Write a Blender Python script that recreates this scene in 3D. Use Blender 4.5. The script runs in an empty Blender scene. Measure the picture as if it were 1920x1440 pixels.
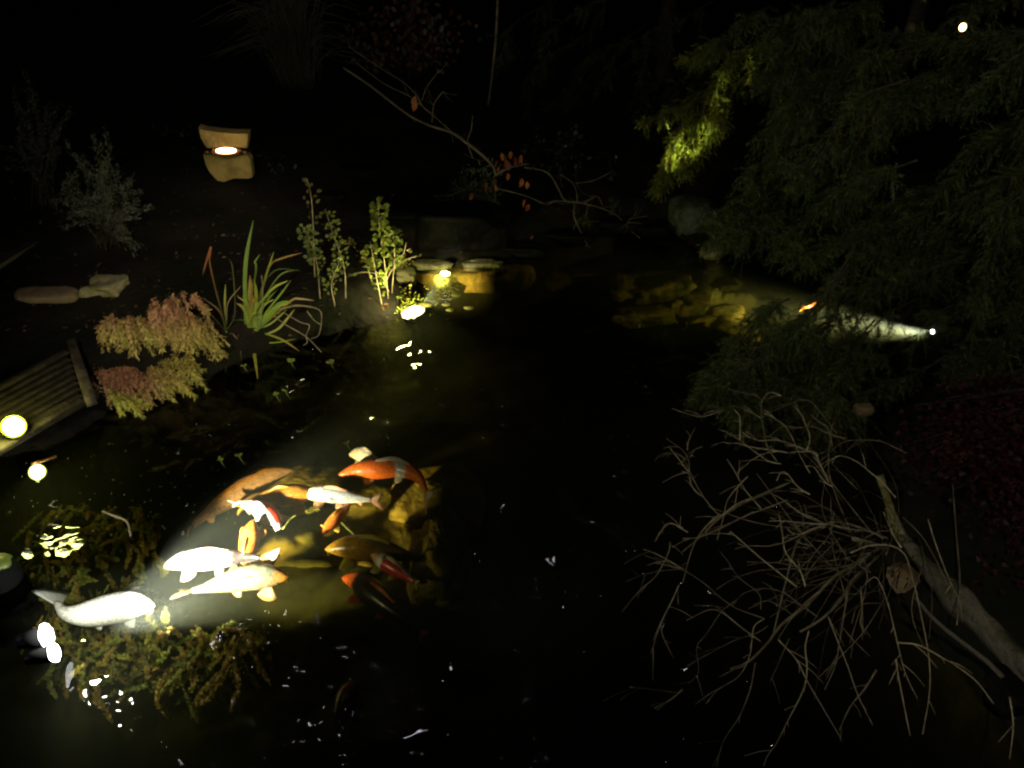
import bpy, math, random
import numpy as np
from mathutils import Vector, noise as mn
random.seed(7); rng = np.random.default_rng(7)
sc = bpy.context.scene
col = sc.collection
R = math.radians

# ------------------------------------------------------------------ camera, world, lights
H, PITCH, F = 2.6, R(35), 28.0
FPX = F / 36 * 1920
cam = bpy.data.objects.new('camera', bpy.data.cameras.new('camera')); col.objects.link(cam)
cam.location = (0, 0, H); cam.rotation_euler = (R(90) - PITCH, 0, 0)
cam.data.lens = F; cam.data.sensor_width = 36; cam.data.clip_start = .02; cam.data.clip_end = 300
sc.camera = cam
FWD = Vector((0, math.cos(PITCH), -math.sin(PITCH))); UP = Vector((0, math.sin(PITCH), math.cos(PITCH)))
def ray(u, v): return (FWD * FPX + Vector((1, 0, 0)) * (u - 960) - UP * (v - 720)).normalized()
def PZ(u, v, z=0.0):
    d = ray(u, v); return Vector((0, 0, H)) + d * ((z - H) / d.z)
def PY(u, v, y, zmin=0.02):
    d = ray(u, v); p = Vector((0, 0, H)) + d * (y / d.y)
    return p if p.z >= zmin else PZ(u, v, zmin)

world = bpy.data.worlds.new('World'); sc.world = world; world.use_nodes = True
wn = world.node_tree; bg = wn.nodes['Background']
sky = wn.nodes.new('ShaderNodeTexSky'); sky.sky_type = 'NISHITA'; sky.sun_disc = False
sky.sun_elevation = R(4); sky.sun_rotation = R(200)
wn.links.new(sky.outputs['Color'], bg.inputs['Color']); bg.inputs['Strength'].default_value = 0.0004
def light(name, kind, loc, energy, color, target=None, size=None, blend=1.0, radius=.03, angle=None):
    l = bpy.data.lights.new(name, kind); l.energy = energy; l.color = color
    if kind == 'SPOT': l.spot_size = R(size); l.spot_blend = blend
    if kind == 'SUN': l.angle = R(angle)
    else: l.shadow_soft_size = radius
    o = bpy.data.objects.new(name, l); col.objects.link(o); o.location = loc
    if target is not None: o.rotation_euler = (Vector(target) - Vector(loc)).to_track_quat('-Z', 'Y').to_euler()
    return o
light('moon', 'SUN', (0, 0, 10), 0.004, (1, .95, .85), (1.0, 3.0, 0), angle=.5)
# lamps of the terrace behind the camera
light('terrace_lamp_planting', 'SPOT', (-.9, .2, 3.1), 480, (1, .86, .62), PY(385, 560, 4.3), 27, 1.0, .05)
light('terrace_lamp_bank', 'SPOT', (.5, -.1, 3.3), 170, (1, .90, .68), PY(1860, 700, 3.8), 66, .9, .05)
light('terrace_lamp_garden', 'SPOT', (-.2, -.4, 3.6), 95, (1, .9, .7), PY(700, 120, 8.5), 60, 1.0, .05)
# underwater and bank lamps
SP1 = PZ(95, 1200, .15)
light('pond_spot_koi', 'SPOT', SP1 + Vector((.05, .0, .03)), 1650, (.97, .97, 1), PZ(622, 990, -.56), 41, .6, .03)
light('pond_spot_spill', 'POINT', SP1 + Vector((.05, .04, .10)), 24, (.97, 1, .9), radius=.03)
SP3 = PZ(775, 585, -.03)
light('pond_spot_far_bank', 'SPOT', SP3 + Vector((.09, .11, .0)), 70, (1, .88, .5), PZ(890, 512, -.30), 55, .8, .02)
light('pond_beam_far_bank', 'SPOT', SP3 + Vector((.07, .10, .02)), 420, (.95, 1, .85), PZ(842, 508, -.16), 13, .6, .015)
light('pond_spot_tree', 'SPOT', SP3 + Vector((.06, .05, .06)), 2200, (.92, 1, .34), PY(1260, 292, 5.6), 6.3, .9, .03)
light('pond_spot_tree_upper', 'SPOT', SP3 + Vector((.07, .05, .06)), 800, (.9, 1, .34), PY(1330, 185, 5.6), 7, 1.0, .03)
light('pond_spot_shore', 'SPOT', SP3 + Vector((.03, -.02, .12)), 26, (1, .92, .62), PZ(850, 503, -.02), 30, .8, .02)
light('pond_glow_stems', 'POINT', SP3 + Vector((-.05, -.14, .24)), 20, (1, .92, .35), radius=.03)
SP4 = PZ(1755, 622, -.03)
light('pond_spot_right', 'SPOT', SP4 + Vector((-.025, 0, -.012)), 2900, (1, 1, .94), PZ(1440, 588, -.30), 19, .6, .02)
light('pond_spot_right_wide', 'SPOT', SP4 + Vector((-.06, 0, -.04)), 520, (1, 1, .6), PZ(1220, 555, -.24), 34, .9, .02)
SL1 = PZ(26, 800, .29); SL2 = PZ(70, 885, -.03)
light('deck_lamp_light', 'POINT', SL1 + Vector((.02, -.05, .08)), 10, (1, 1, .25), radius=.05)
light('bracket_lamp_light', 'POINT', SL2 + Vector((.03, -.05, .04)), .9, (.9, 1, .35), radius=.03)
# unseen small lamps added above the frame to make glints in the ripples
for i, (x, y, z) in enumerate([(-1.2, 6.5, 6.2), (.4, 7.2, 6.6), (-.6, 4.8, 7.0), (-2.6, 5.6, 5.4), (-3.2, 6.4, 4.2), (1.4, 6.0, 6.2), (-1.8, 4.6, 4.6), (-.2, 8.4, 6.0)]):
    light('ripple_glint_light', 'POINT', (x, y, z), 3.4, (1, .97, .9), radius=.065)

sc.view_settings.view_transform = 'Standard'; sc.view_settings.look = 'None'
sc.view_settings.exposure = 0; sc.view_settings.gamma = 1
sc.render.engine = 'CYCLES'; cy = sc.cycles
cy.use_denoising = True; cy.filter_width = 2.3; cy.max_bounces = 5; cy.diffuse_bounces = 2; cy.glossy_bounces = 2
cy.volume_bounces = 0; cy.transparent_max_bounces = 16; cy.transmission_bounces = 2
cy.caustics_reflective = False; cy.caustics_refractive = False; cy.sample_clamp_indirect = 3

# ------------------------------------------------------------------ materials
def mat(name, base=(.2, .2, .2), rough=.6, spec=.5, attr=None, nscale=None, base2=None, bump=0, bscale=30, metallic=0, trans=0, ramp=(.4, .6)):
    m = bpy.data.materials.new(name); m.use_nodes = True
    nt = m.node_tree; b = nt.nodes['Principled BSDF']
    b.inputs['Base Color'].default_value = (*base, 1); b.inputs['Roughness'].default_value = rough
    b.inputs['Specular IOR Level'].default_value = spec; b.inputs['Metallic'].default_value = metallic
    tc = nt.nodes.new('ShaderNodeTexCoord')
    src = None
    if attr:
        a = nt.nodes.new('ShaderNodeAttribute'); a.attribute_name = attr; src = a.outputs['Color']
    if nscale:
        n = nt.nodes.new('ShaderNodeTexNoise'); n.inputs['Scale'].default_value = nscale; n.inputs['Detail'].default_value = 6
        nt.links.new(tc.outputs['Object'], n.inputs['Vector'])
        r = nt.nodes.new('ShaderNodeMapRange'); r.inputs[1].default_value, r.inputs[2].default_value = ramp
        nt.links.new(n.outputs['Fac'], r.inputs[0])
        mx = nt.nodes.new('ShaderNodeMix'); mx.data_type = 'RGBA'
        nt.links.new(r.outputs[0], mx.inputs['Factor'])
        if src: nt.links.new(src, mx.inputs[6])
        else: mx.inputs[6].default_value = (*base, 1)
        if base2 is None:
            mx.blend_type = 'MULTIPLY'; mx.inputs[7].default_value = (.55, .5, .45, 1)
        else: mx.inputs[7].default_value = (*base2, 1)
        src = mx.outputs[2]
    if src: nt.links.new(src, b.inputs['Base Color'])
    if bump:
        n2 = nt.nodes.new('ShaderNodeTexNoise'); n2.inputs['Scale'].default_value = bscale; n2.inputs['Detail'].default_value = 8
        nt.links.new(tc.outputs['Object'], n2.inputs['Vector'])
        bp = nt.nodes.new('ShaderNodeBump'); bp.inputs['Strength'].default_value = bump; bp.inputs['Distance'].default_value = .02
        nt.links.new(n2.outputs['Fac'], bp.inputs['Height']); nt.links.new(bp.outputs[0], b.inputs['Normal'])
    if trans:
        t = nt.nodes.new('ShaderNodeBsdfTranslucent'); ms = nt.nodes.new('ShaderNodeMixShader'); ms.inputs[0].default_value = trans
        if src: nt.links.new(src, t.inputs['Color'])
        else: t.inputs['Color'].default_value = (*base, 1)
        nt.links.new(b.outputs[0], ms.inputs[1]); nt.links.new(t.outputs[0], ms.inputs[2])
        nt.links.new(ms.outputs[0], nt.nodes['Material Output'].inputs['Surface'])
    return m
def emit(name, color, strength):
    m = bpy.data.materials.new(name); m.use_nodes = True; nt = m.node_tree
    b = nt.nodes['Principled BSDF']; b.inputs['Base Color'].default_value = (*color, 1)
    b.inputs['Emission Color'].default_value = (*color, 1); b.inputs['Emission Strength'].default_value = strength
    return m
M = dict(
    ground=mat('wet_soil', (.011, .009, .007), .9, .1, nscale=3, base2=(.005, .006, .003), bump=.8, bscale=18),
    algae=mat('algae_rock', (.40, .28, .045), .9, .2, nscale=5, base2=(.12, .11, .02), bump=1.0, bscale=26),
    darkrock=mat('dark_wet_rock', (.004, .004, .0035), .6, .06, nscale=6, base2=(.003, .003, .003), bump=.7, bscale=20),
    tanrock=mat('tan_rock', (.17, .12, .08), .8, .3, nscale=7, base2=(.12, .09, .06), bump=.6, bscale=30),
    mossrock=mat('mossy_rock', (.22, .20, .12), .85, .3, nscale=11, base2=(.10, .10, .02), bump=.9, bscale=30),
    greenrock=mat('green_rock', (.05, .06, .04), .6, .4, nscale=14, base2=(.022, .032, .016), bump=.7, bscale=40),
    slab=mat('sandstone_slab', (.34, .25, .10), .9, .1, nscale=9, base2=(.19, .15, .05), bump=.7, bscale=30, ramp=(.42, .66)),
    wood=mat('weathered_wood', (.062, .050, .036), .8, .2, nscale=14, base2=(.03, .025, .018), bump=.5, bscale=50),
    drift=mat('driftwood', (.085, .075, .06), .7, .4, nscale=5, base2=(.025, .028, .008), bump=1.0, bscale=34, ramp=(.48, .62)),
    cut=mat('cut_wood', (.15, .11, .065), .8, .3, nscale=16, base2=(.12, .08, .04), bump=.5, bscale=60),
    bark=mat('bark', (.035, .028, .02), .8, .3, nscale=30, bump=.5, bscale=60),
    twig=mat('twig_bark', (.36, .29, .18), .6, .4, nscale=12, base2=(.17, .13, .09), ramp=(.35, .65)),
    twigv=mat('twig_bark_varied', attr='Col', rough=.6, spec=.4, nscale=26, ramp=(.4, .62)),
    greytwig=mat('grey_twig', (.20, .17, .12), .6, .5, nscale=18),
    needle=mat('needles', attr='Col', rough=.5, spec=.3, trans=.25),
    leaf=mat('leaves', attr='Col', rough=.45, spec=.4, trans=.25),
    weed=mat('pondweed_leaf', attr='Col', rough=.6, spec=.3, trans=.3),
    black=mat('black_plastic', (.004, .004, .004), .9, .03),
    bronze=mat('bronze', (.25, .12, .05), .4, .5, metallic=.6, nscale=30),
    deadleaf=mat('dead_leaf', (.30, .09, .03), .7, .3, nscale=20, trans=.2),
    mudfloor=mat('pond_bed', (.13, .10, .02), .9, .1, nscale=3, base2=(.05, .045, .012), bump=.6, bscale=12),
    fin=mat('koi_fin', attr='Col', rough=.4, spec=.4, trans=.35),
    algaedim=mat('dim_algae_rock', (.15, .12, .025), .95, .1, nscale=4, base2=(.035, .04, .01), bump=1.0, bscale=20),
    eye=mat('koi_eye', (.01, .01, .01), .1, .6),
    lens=emit('lamp_lens', (1, .99, .72), 7), haloglow=emit('lamp_halo_glow', (.35, .38, .01), .16), halorim=emit('lamp_halo_rim', (.75, .85, .04), .55),  # yellow glow colours stand in for the halo round the lamps
    warmlens=emit('warm_lens', (1, .62, .30), 9), whitelens=emit('white_lens', (.96, .98, 1), 14),
    yellowlens=emit('yellow_lens', (1, .95, .40), 8),
)
nt = M['ground'].node_tree; b = nt.nodes['Principled BSDF']; src = b.inputs['Base Color'].links[0].from_socket
ge = nt.nodes.new('ShaderNodeNewGeometry'); sx = nt.nodes.new('ShaderNodeSeparateXYZ'); nt.links.new(ge.outputs['Position'], sx.inputs[0])
mr = nt.nodes.new('ShaderNodeMapRange'); mr.inputs[1].default_value = .0; mr.inputs[2].default_value = -.05; nt.links.new(sx.outputs['Z'], mr.inputs[0])
nn = nt.nodes.new('ShaderNodeTexNoise'); nn.inputs['Scale'].default_value = 3.5; nn.inputs['Detail'].default_value = 6; nt.links.new(ge.outputs['Position'], nn.inputs['Vector'])
cr_ = nt.nodes.new('ShaderNodeValToRGB'); cr_.color_ramp.elements[0].position = .38; cr_.color_ramp.elements[0].color = (.010, .009, .003, 1); cr_.color_ramp.elements[1].position = .62; cr_.color_ramp.elements[1].color = (.030, .029, .006, 1)
nt.links.new(nn.outputs['Fac'], cr_.inputs[0]); mx = nt.nodes.new('ShaderNodeMix'); mx.data_type = 'RGBA'
nt.links.new(mr.outputs[0], mx.inputs['Factor']); nt.links.new(src, mx.inputs[6]); nt.links.new(cr_.outputs[0], mx.inputs[7]); nt.links.new(mx.outputs[2], b.inputs['Base Color'])
# koi skin: painted pattern (attribute) with a fine scale net over it
m = mat('koi_skin', attr='Col', rough=.30, spec=.5); nt = m.node_tree; b = nt.nodes['Principled BSDF']
vor = nt.nodes.new('ShaderNodeTexVoronoi'); vor.inputs['Scale'].default_value = 95; vor.feature = 'F1'
tc = nt.nodes.new('ShaderNodeTexCoord'); nt.links.new(tc.outputs['Object'], vor.inputs['Vector'])
mr = nt.nodes.new('ShaderNodeMapRange'); mr.inputs[1].default_value = .25; mr.inputs[2].default_value = .8; mr.inputs[3].default_value = 1; mr.inputs[4].default_value = .55
nt.links.new(vor.outputs['Distance'], mr.inputs[0])
mx = nt.nodes.new('ShaderNodeMix'); mx.data_type = 'RGBA'; mx.blend_type = 'MULTIPLY'; mx.inputs['Factor'].default_value = 1
src = b.inputs['Base Color'].links[0].from_socket
nt.links.new(src, mx.inputs[6]); nt.links.new(mr.outputs[0], mx.inputs[7]); nt.links.new(mx.outputs[2], b.inputs['Base Color'])
M['koi'] = m
# deep murk of the pond: absorbs blue most, scatters a little
m = bpy.data.materials.new('pond_murk'); m.use_nodes = True; nt = m.node_tree; nt.nodes.remove(nt.nodes['Principled BSDF'])
vs = nt.nodes.new('ShaderNodeVolumeScatter'); vs.inputs['Color'].default_value = (.86, .95, .68, 1); vs.inputs['Density'].default_value = .068; vs.inputs['Anisotropy'].default_value = .1
va = nt.nodes.new('ShaderNodeVolumeAbsorption'); va.inputs['Color'].default_value = (.65, .625, .42, 1); va.inputs['Density'].default_value = 3.3
ad = nt.nodes.new('ShaderNodeAddShader'); nt.links.new(vs.outputs[0], ad.inputs[0]); nt.links.new(va.outputs[0], ad.inputs[1])
nt.links.new(ad.outputs[0], nt.nodes['Material Output'].inputs['Volume']); M['murk'] = m
# rippled surface: fresnel gloss over clear
m = bpy.data.materials.new('water_surface'); m.use_nodes = True; nt = m.node_tree; nt.nodes.remove(nt.nodes['Principled BSDF'])
fr = nt.nodes.new('ShaderNodeFresnel'); fr.inputs['IOR'].default_value = 1.33
tr = nt.nodes.new('ShaderNodeBsdfTransparent'); gl = nt.nodes.new('ShaderNodeBsdfGlossy'); gl.inputs['Roughness'].default_value = .015
ms = nt.nodes.new('ShaderNodeMixShader'); tc = nt.nodes.new('ShaderNodeTexCoord')
n1 = nt.nodes.new('ShaderNodeTexNoise'); n1.inputs['Scale'].default_value = 3.4; n1.inputs['Detail'].default_value = 2.2; n1.inputs['Distortion'].default_value = .6
nt.links.new(tc.outputs['Object'], n1.inputs['Vector'])
bp = nt.nodes.new('ShaderNodeBump'); bp.inputs['Strength'].default_value = .8; bp.inputs['Distance'].default_value = .08
nt.links.new(n1.outputs['Fac'], bp.inputs['Height']); nt.links.new(bp.outputs[0], gl.inputs['Normal']); nt.links.new(bp.outputs[0], fr.inputs['Normal'])
nt.links.new(fr.outputs[0], ms.inputs[0]); nt.links.new(tr.outputs[0], ms.inputs[1]); nt.links.new(gl.outputs[0], ms.inputs[2])
nt.links.new(ms.outputs[0], nt.nodes['Material Output'].inputs['Surface']); M['surface'] = m

# ------------------------------------------------------------------ mesh helpers
class MB:
    """collects geometry with a colour per vertex and a material index per face"""
    def __init__(s): s.v = []; s.f = []; s.c = []; s.mi = []
    def add(s, vs, fs, c=(.5, .5, .5), mi=0):
        k = len(s.v); s.v += [tuple(p) for p in vs]; s.f += [tuple(i + k for i in f) for f in fs]
        if len(c) == len(vs) and not isinstance(c[0], (int, float)): s.c += [tuple(x) for x in c]
        else: s.c += [tuple(c)] * len(vs)
        s.mi += [mi] * len(fs)
    def build(s, name, mats, parent=None, smooth=True):
        if not isinstance(mats, (list, tuple)): mats = [mats]
        me = bpy.data.meshes.new(name); me.from_pydata(s.v, [], s.f)
        for m_ in mats: me.materials.append(m_)
        at = me.color_attributes.new('Col', 'FLOAT_COLOR', 'POINT')
        at.data.foreach_set('color', np.hstack([np.array(s.c, dtype=np.float32).reshape(-1, 3), np.ones((len(s.v), 1), np.float32)]).ravel())
        me.polygons.foreach_set('material_index', s.mi)
        if smooth: me.polygons.foreach_set('use_smooth', [True] * len(s.f))
        me.update()
        o = bpy.data.objects.new(name, me); col.objects.link(o)
        if parent is not None:
            o.parent = parent; o.matrix_parent_inverse = parent.matrix_world.inverted() if False else o.matrix_parent_inverse
            pl = parent.location if parent.parent is None else parent.location + parent.parent.location
            o.location = -pl if pl.length else (0, 0, 0)
        return o
def thing(name, label, cat, loc=(0, 0, 0), group=None):
    o = bpy.data.objects.new(name, None); col.objects.link(o); o.location = loc; o.empty_display_size = .1
    o['label'] = label; o['category'] = cat
    if group: o['group'] = group
    return o
def tag(o, label, cat, group=None, kind=None):
    o['label'] = label; o['category'] = cat
    if group: o['group'] = group
    if kind: o['kind'] = kind
    return o
def recentre(o):
    """put a top-level mesh's origin at its base centre"""
    me = o.data; n = len(me.vertices); a = np.empty(n * 3, np.float32); me.vertices.foreach_get('co', a); a = a.reshape(-1, 3)
    c = (a.min(0) + a.max(0)) / 2; c[2] = a[:, 2].min(); a -= c; me.vertices.foreach_set('co', a.ravel()); o.location = Vector(c.tolist()); me.update(); return o

def smooth_line(pts, n=None, closed=False):
    P = [Vector(p) for p in pts]
    if len(P) < 3: n0 = n or 4; return [P[0].lerp(P[-1], i / (n0 - 1)) for i in range(n0)]
    n = n or (len(P) - 1) * 4 + 1
    Q = [P[0] * 2 - P[1]] + P + [P[-1] * 2 - P[-2]]; out = []
    L = len(P) - 1
    for i in range(n):
        t = i / (n - 1) * L; k = min(int(t), L - 1); f = t - k
        a, b_, c, d = Q[k:k + 4]
        out.append(.5 * ((2 * b_) + (c - a) * f + (2 * a - 5 * b_ + 4 * c - d) * f * f + (3 * b_ - a - 3 * c + d) * f ** 3))
    return out
def tube(mb, pts, r0, r1, sides=6, c=(.5, .5, .5), mi=0, wob=0, prof=None):
    n = len(pts); vs = []; up = Vector((0.13, .21, 1)).normalized(); prev = None
    for i, p in enumerate(pts):
        t = (pts[min(i + 1, n - 1)] - pts[max(i - 1, 0)]).normalized()
        x = t.cross(up if prev is None else prev); 
        if x.length < 1e-4: x = t.cross(Vector((1, 0, 0)))
        x.normalize(); y = x.cross(t).normalized(); prev = y
        r = r0 + (r1 - r0) * i / (n - 1)
        if prof: r = r0 * prof(i / (n - 1))
        for k in range(sides):
            a = 2 * math.pi * k / sides; rr = r
            if wob: rr *= 1 + wob * mn.noise((p + Vector((math.cos(a), math.sin(a), k))) * 3)
            vs.append(p + x * math.cos(a) * rr + y * math.sin(a) * rr)
    fs = [(i * sides + k, i * sides + (k + 1) % sides, (i + 1) * sides + (k + 1) % sides, (i + 1) * sides + k) for i in range(n - 1) for k in range(sides)]
    fs += [tuple(range(sides))[::-1], tuple((n - 1) * sides + k for k in range(sides))]
    mb.add(vs, fs, c, mi)
def blade(mb, pts, w, c0, c1, side=None, fold=.25, taper=.9, wbase=.6):
    """grass-like leaf with a folded midrib"""
    n = len(pts); vs = []; cs = []
    for i, p in enumerate(pts):
        t = (pts[min(i + 1, n - 1)] - pts[max(i - 1, 0)]).normalized()
        view = (p - Vector((0, 0, H))).normalized()
        s = t.cross(view) if side is None else t.cross(side)
        s = s.normalized() if s.length > 1e-4 else Vector((1, 0, 0))
        f = i / (n - 1); ww = w * (wbase + (1 - wbase) * min(1, f * 3)) * (1 - max(0, (f - .55) / .45) ** 1.6 * taper)
        up = s.cross(t).normalized()
        vs += [p - s * ww / 2 + up * ww * fold, p, p + s * ww / 2 + up * ww * fold]
        c = tuple(c0[k] + (c1[k] - c0[k]) * f for k in range(3)); cs += [c, tuple(x * .8 for x in c), c]
    fs = []
    for i in range(n - 1):
        a = i * 3; fs += [(a, a + 1, a + 4, a + 3), (a + 1, a + 2, a + 5, a + 4)]
    mb.add(vs, fs, cs)
def rand_unit():
    v = Vector(rng.normal(size=3).tolist()); return v.normalized()
def leaflet(mb, p, d, nrm, l, w, c):
    """small pointed oval leaf, slightly cupped"""
    d = d.normalized(); s = d.cross(nrm); s = s.normalized() if s.length > 1e-4 else Vector((1, 0, 0)); u = s.cross(d)
    vs = [p, p + d * l * .3 + s * w * .42 + u * w * .12, p + d * l * .65 + s * w * .4 + u * w * .14, p + d * l, p + d * l * .65 - s * w * .4 + u * w * .14, p + d * l * .3 - s * w * .42 + u * w * .12, p + d * l * .5]
    mb.add(vs, [(0, 1, 6, 5), (1, 2, 6), (5, 6, 4), (2, 3, 4, 6)], c)
def rock(name, c, size, material, seed=0, rough=.35, sub=4, flat=1.0, parent=None, ang=0):
    import bmesh
    bm = bmesh.new(); bmesh.ops.create_icosphere(bm, subdivisions=sub, radius=1)
    off = Vector((seed * 7.3, seed * 3.1, seed * 1.7)); ca, sa = math.cos(ang), math.sin(ang)
    for v in bm.verts:
        p = v.co.copy(); n = mn.noise(p * 1.1 + off) * rough + mn.noise(p * 2.7 + off) * rough * .4 + mn.noise(p * 7 + off) * rough * .12
        q = p * (1 + n)
        q = Vector((.95 * math.tanh(q.x / .95 * 1.1), .95 * math.tanh(q.y / .95 * 1.1), .80 * math.tanh(q.z / .8 * 1.1))); q *= 1 + .05 * mn.noise(p * 13 + off)
        q = Vector((q.x * size[0], q.y * size[1], q.z * size[2])); v.co = Vector((q.x * ca - q.y * sa, q.x * sa + q.y * ca, q.z)) + Vector(c)
    me = bpy.data.meshes.new(name); bm.to_mesh(me); bm.free(); me.materials.append(material)
    me.polygons.foreach_set('use_smooth', [True] * len(me.polygons))
    o = bpy.data.objects.new(name, me); col.objects.link(o)
    if parent is None: recentre(o)
    return o
def disc(mb, c, n, r, sides=24, ry=None, h=0, mi=0, col_=(.5, .5, .5), dome=0, wob=0):
    n = n.normalized(); x = n.cross(Vector((0, 0, 1))); x = x.normalized() if x.length > 1e-3 else Vector((1, 0, 0)); y = n.cross(x); ry = ry or r
    vs = [c + (x * math.cos(2 * math.pi * k / sides) * r + y * math.sin(2 * math.pi * k / sides) * ry) * (1 + wob * mn.noise(Vector((k * .9, r * 90, 0)))) for k in range(sides)]
    vs2 = [v + n * h for v in vs] + [c + n * (h + dome)]
    fs = [(sides + k, sides + (k + 1) % sides, 2 * sides) for k in range(sides)]
    if h: fs += [(k, (k + 1) % sides, sides + (k + 1) % sides, sides + k) for k in range(sides)] + [tuple(range(sides))[::-1]]
    mb.add(vs + vs2, fs, col_, mi)
def box(mb, c, ax, ay, az, sx, sy, sz, bevel=.004, mi=0):
    b_ = bevel; vs = []
    for dz in (-1, 1):
        for dx, dy in ((-1, -1), (1, -1), (1, 1), (-1, 1)): vs.append(c + ax * dx * (sx / 2 - b_) + ay * dy * (sy / 2 - b_) + az * dz * sz / 2)
    for dz in (-1, 1):
        for dx, dy in ((-1, -1), (1, -1), (1, 1), (-1, 1)): vs.append(c + ax * dx * sx / 2 + ay * dy * sy / 2 + az * dz * (sz / 2 - b_))
    fs = [(3, 2, 1, 0), (4, 5, 6, 7)]
    for k in range(4):
        l = (k + 1) % 4
        fs += [(k, l, 8 + l, 8 + k), (8 + k, 8 + l, 12 + l, 12 + k), (12 + k, 12 + l, 4 + l, 4 + k)]
    mb.add(vs, fs, mi=mi)

# ------------------------------------------------------------------ ground and water
shore_px = [(-300, 900), (0, 862), (110, 835), (180, 790), (250, 735), (400, 700), (470, 668), (560, 640), (650, 618), (735, 600), (752, 560), (748, 515), (780, 492), (860, 492), (960, 482), (1050, 455), (1150, 430), (1260, 436), (1330, 485), (1450, 470), (1600, 500), (1750, 560), (1850, 620), (1850, 700), (1740, 735), (1650, 790), (1655, 850), (1690, 940), (1650, 1030), (1700, 1130), (1800, 1260), (1900, 1380), (2000, 1700)]
poly = np.array([[PZ(u, v).x, PZ(u, v).y] for u, v in shore_px] + [[1.6, -1.2], [-3.6, -1.2], [-3.6, 2.4]])
def sdist(X, Y):
    px, py = X.ravel(), Y.ravel(); d = np.full(px.shape, 1e9); ins = np.zeros(px.shape, bool)
    n = len(poly)
    for i in range(n):
        a, b_ = poly[i], poly[(i + 1) % n]; e = b_ - a
        wx, wy = px - a[0], py - a[1]; t = np.clip((wx * e[0] + wy * e[1]) / (e @ e), 0, 1)
        d = np.minimum(d, (wx - e[0] * t) ** 2 + (wy - e[1] * t) ** 2)
        c = ((a[1] <= py) != (b_[1] <= py)); 
        with np.errstate(divide='ignore', invalid='ignore'): xi = a[0] + (py - a[1]) * e[0] / (e[1] if e[1] else 1e-9)
        ins ^= c & (px < xi)
    d = np.sqrt(d); return np.where(ins, -d, d).reshape(X.shape)
def sm(x): x = np.clip(x, 0, 1); return x * x * (3 - 2 * x)
def gz(X, Y):
    s = sdist(X, Y)
    nz = np.array([mn.noise(Vector((float(x) * 2.2, float(y) * 2.2, 0))) for x, y in zip(X.ravel(), Y.ravel())]).reshape(X.shape)
    nf = np.array([mn.noise(Vector((float(x) * 9, float(y) * 9, 3))) for x, y in zip(X.ravel(), Y.ravel())]).reshape(X.shape)
    s = s + nf * .02
    deep = 0.62 + 1.2 * sm((X + .15) / .5) * sm((4.0 - Y) / .8) + .8 * sm((2.0 - Y) / .4)
    deep = np.where(Y > 4.0, np.minimum(deep, .55), deep)
    out = .03 + .10 * sm(s / .25) + .22 * sm((s - .3) / 2.5) + .05 * (nz + .6) * sm(s / .4) + .012 * (nf + 1)
    ins = -deep * sm(-s / .30 + .12) + .06 * nz * sm(-s / .3) + .02 * nf
    return np.where(s > 0, np.maximum(out, .02), np.minimum(ins, .02))
xs = np.concatenate([-np.geomspace(60, 4.6, 14), np.arange(-4.5, 4.51, .045), np.geomspace(4.6, 60, 14)])
ys = np.concatenate([[-8, -4, -2], np.arange(-1.5, 9.01, .045), np.geomspace(9.2, 90, 18)])
X, Y = np.meshgrid(xs, ys); Z = gz(X, Y); nx, ny = len(xs), len(ys)
gm = MB(); V = np.stack([X.ravel(), Y.ravel(), Z.ravel()], 1).tolist()
idx = lambda i, j: j * nx + i
faces = []; mis = []
for j in range(ny - 1):
    for i in range(nx - 1):
        faces.append((idx(i, j), idx(i + 1, j), idx(i + 1, j + 1), idx(i, j + 1))); mis.append(0)
gm.v = V; gm.f = faces; gm.c = [(.5, .5, .5)] * len(V); gm.mi = mis
g = gm.build('ground', M['ground']); tag(g, 'dark wet soil of the pond banks and muddy pond bed', 'ground', kind='structure')
_gs = {}
def ground_z(x, y): return float(gz(np.array([[x]]), np.array([[y]]))[0, 0])
def onground(u, v, z0=.1):
    z = z0
    for _ in range(5):
        p = PZ(u, v, z); z = ground_z(p.x, p.y)
    return PZ(u, v, z)

wb = MB(); box(wb, Vector((0, 3.7, -1.05)), Vector((1, 0, 0)), Vector((0, 1, 0)), Vector((0, 0, 1)), 13, 12, 2.1, .001)
w = wb.build('water', M['murk'], smooth=False); tag(w, 'murky olive pond water', 'water', kind='structure')
# rippled skin of the water, open over the shoal of koi
def in_poly(px, py, pl):
    ins = False; n = len(pl)
    for i in range(n):
        x1, y1 = pl[i]; x2, y2 = pl[(i + 1) % n]
        if (y1 <= py) != (y2 <= py) and px < x1 + (py - y1) * (x2 - x1) / (y2 - y1): ins = not ins
    return ins
holes = [[(PZ(u, v).x, PZ(u, v).y) for u, v in pl] for pl in ([(300, 1000), (420, 890), (560, 840), (680, 825), (840, 860), (880, 1010), (860, 1180), (700, 1230), (560, 1120), (470, 1150), (320, 1160), (290, 1190), (80, 1190), (70, 1095), (280, 1080)],)]
sx = np.arange(-3.6, 3.4, .05); sy = np.arange(-1.0, 6.6, .05); SX, SY = np.meshgrid(sx, sy); SD = sdist(SX, SY)
rb = MB(); k = {}; 
for j in range(len(sy) - 1):
    for i in range(len(sx) - 1):
        if SD[j, i] > .04: continue
        cx, cy_ = sx[i] + .025, sy[j] + .025
        if any(in_poly(cx, cy_, h) for h in holes): continue
        q = []
        for a, b_ in ((i, j), (i + 1, j), (i + 1, j + 1), (i, j + 1)):
            if (a, b_) not in k:
                k[(a, b_)] = len(rb.v); x_, y_ = sx[a], sy[b_]
                rb.v.append((x_, y_, .004)); rb.c.append((.5, .5, .5))
            q.append(k[(a, b_)])
        rb.f.append(tuple(q)); rb.mi.append(0)
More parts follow.
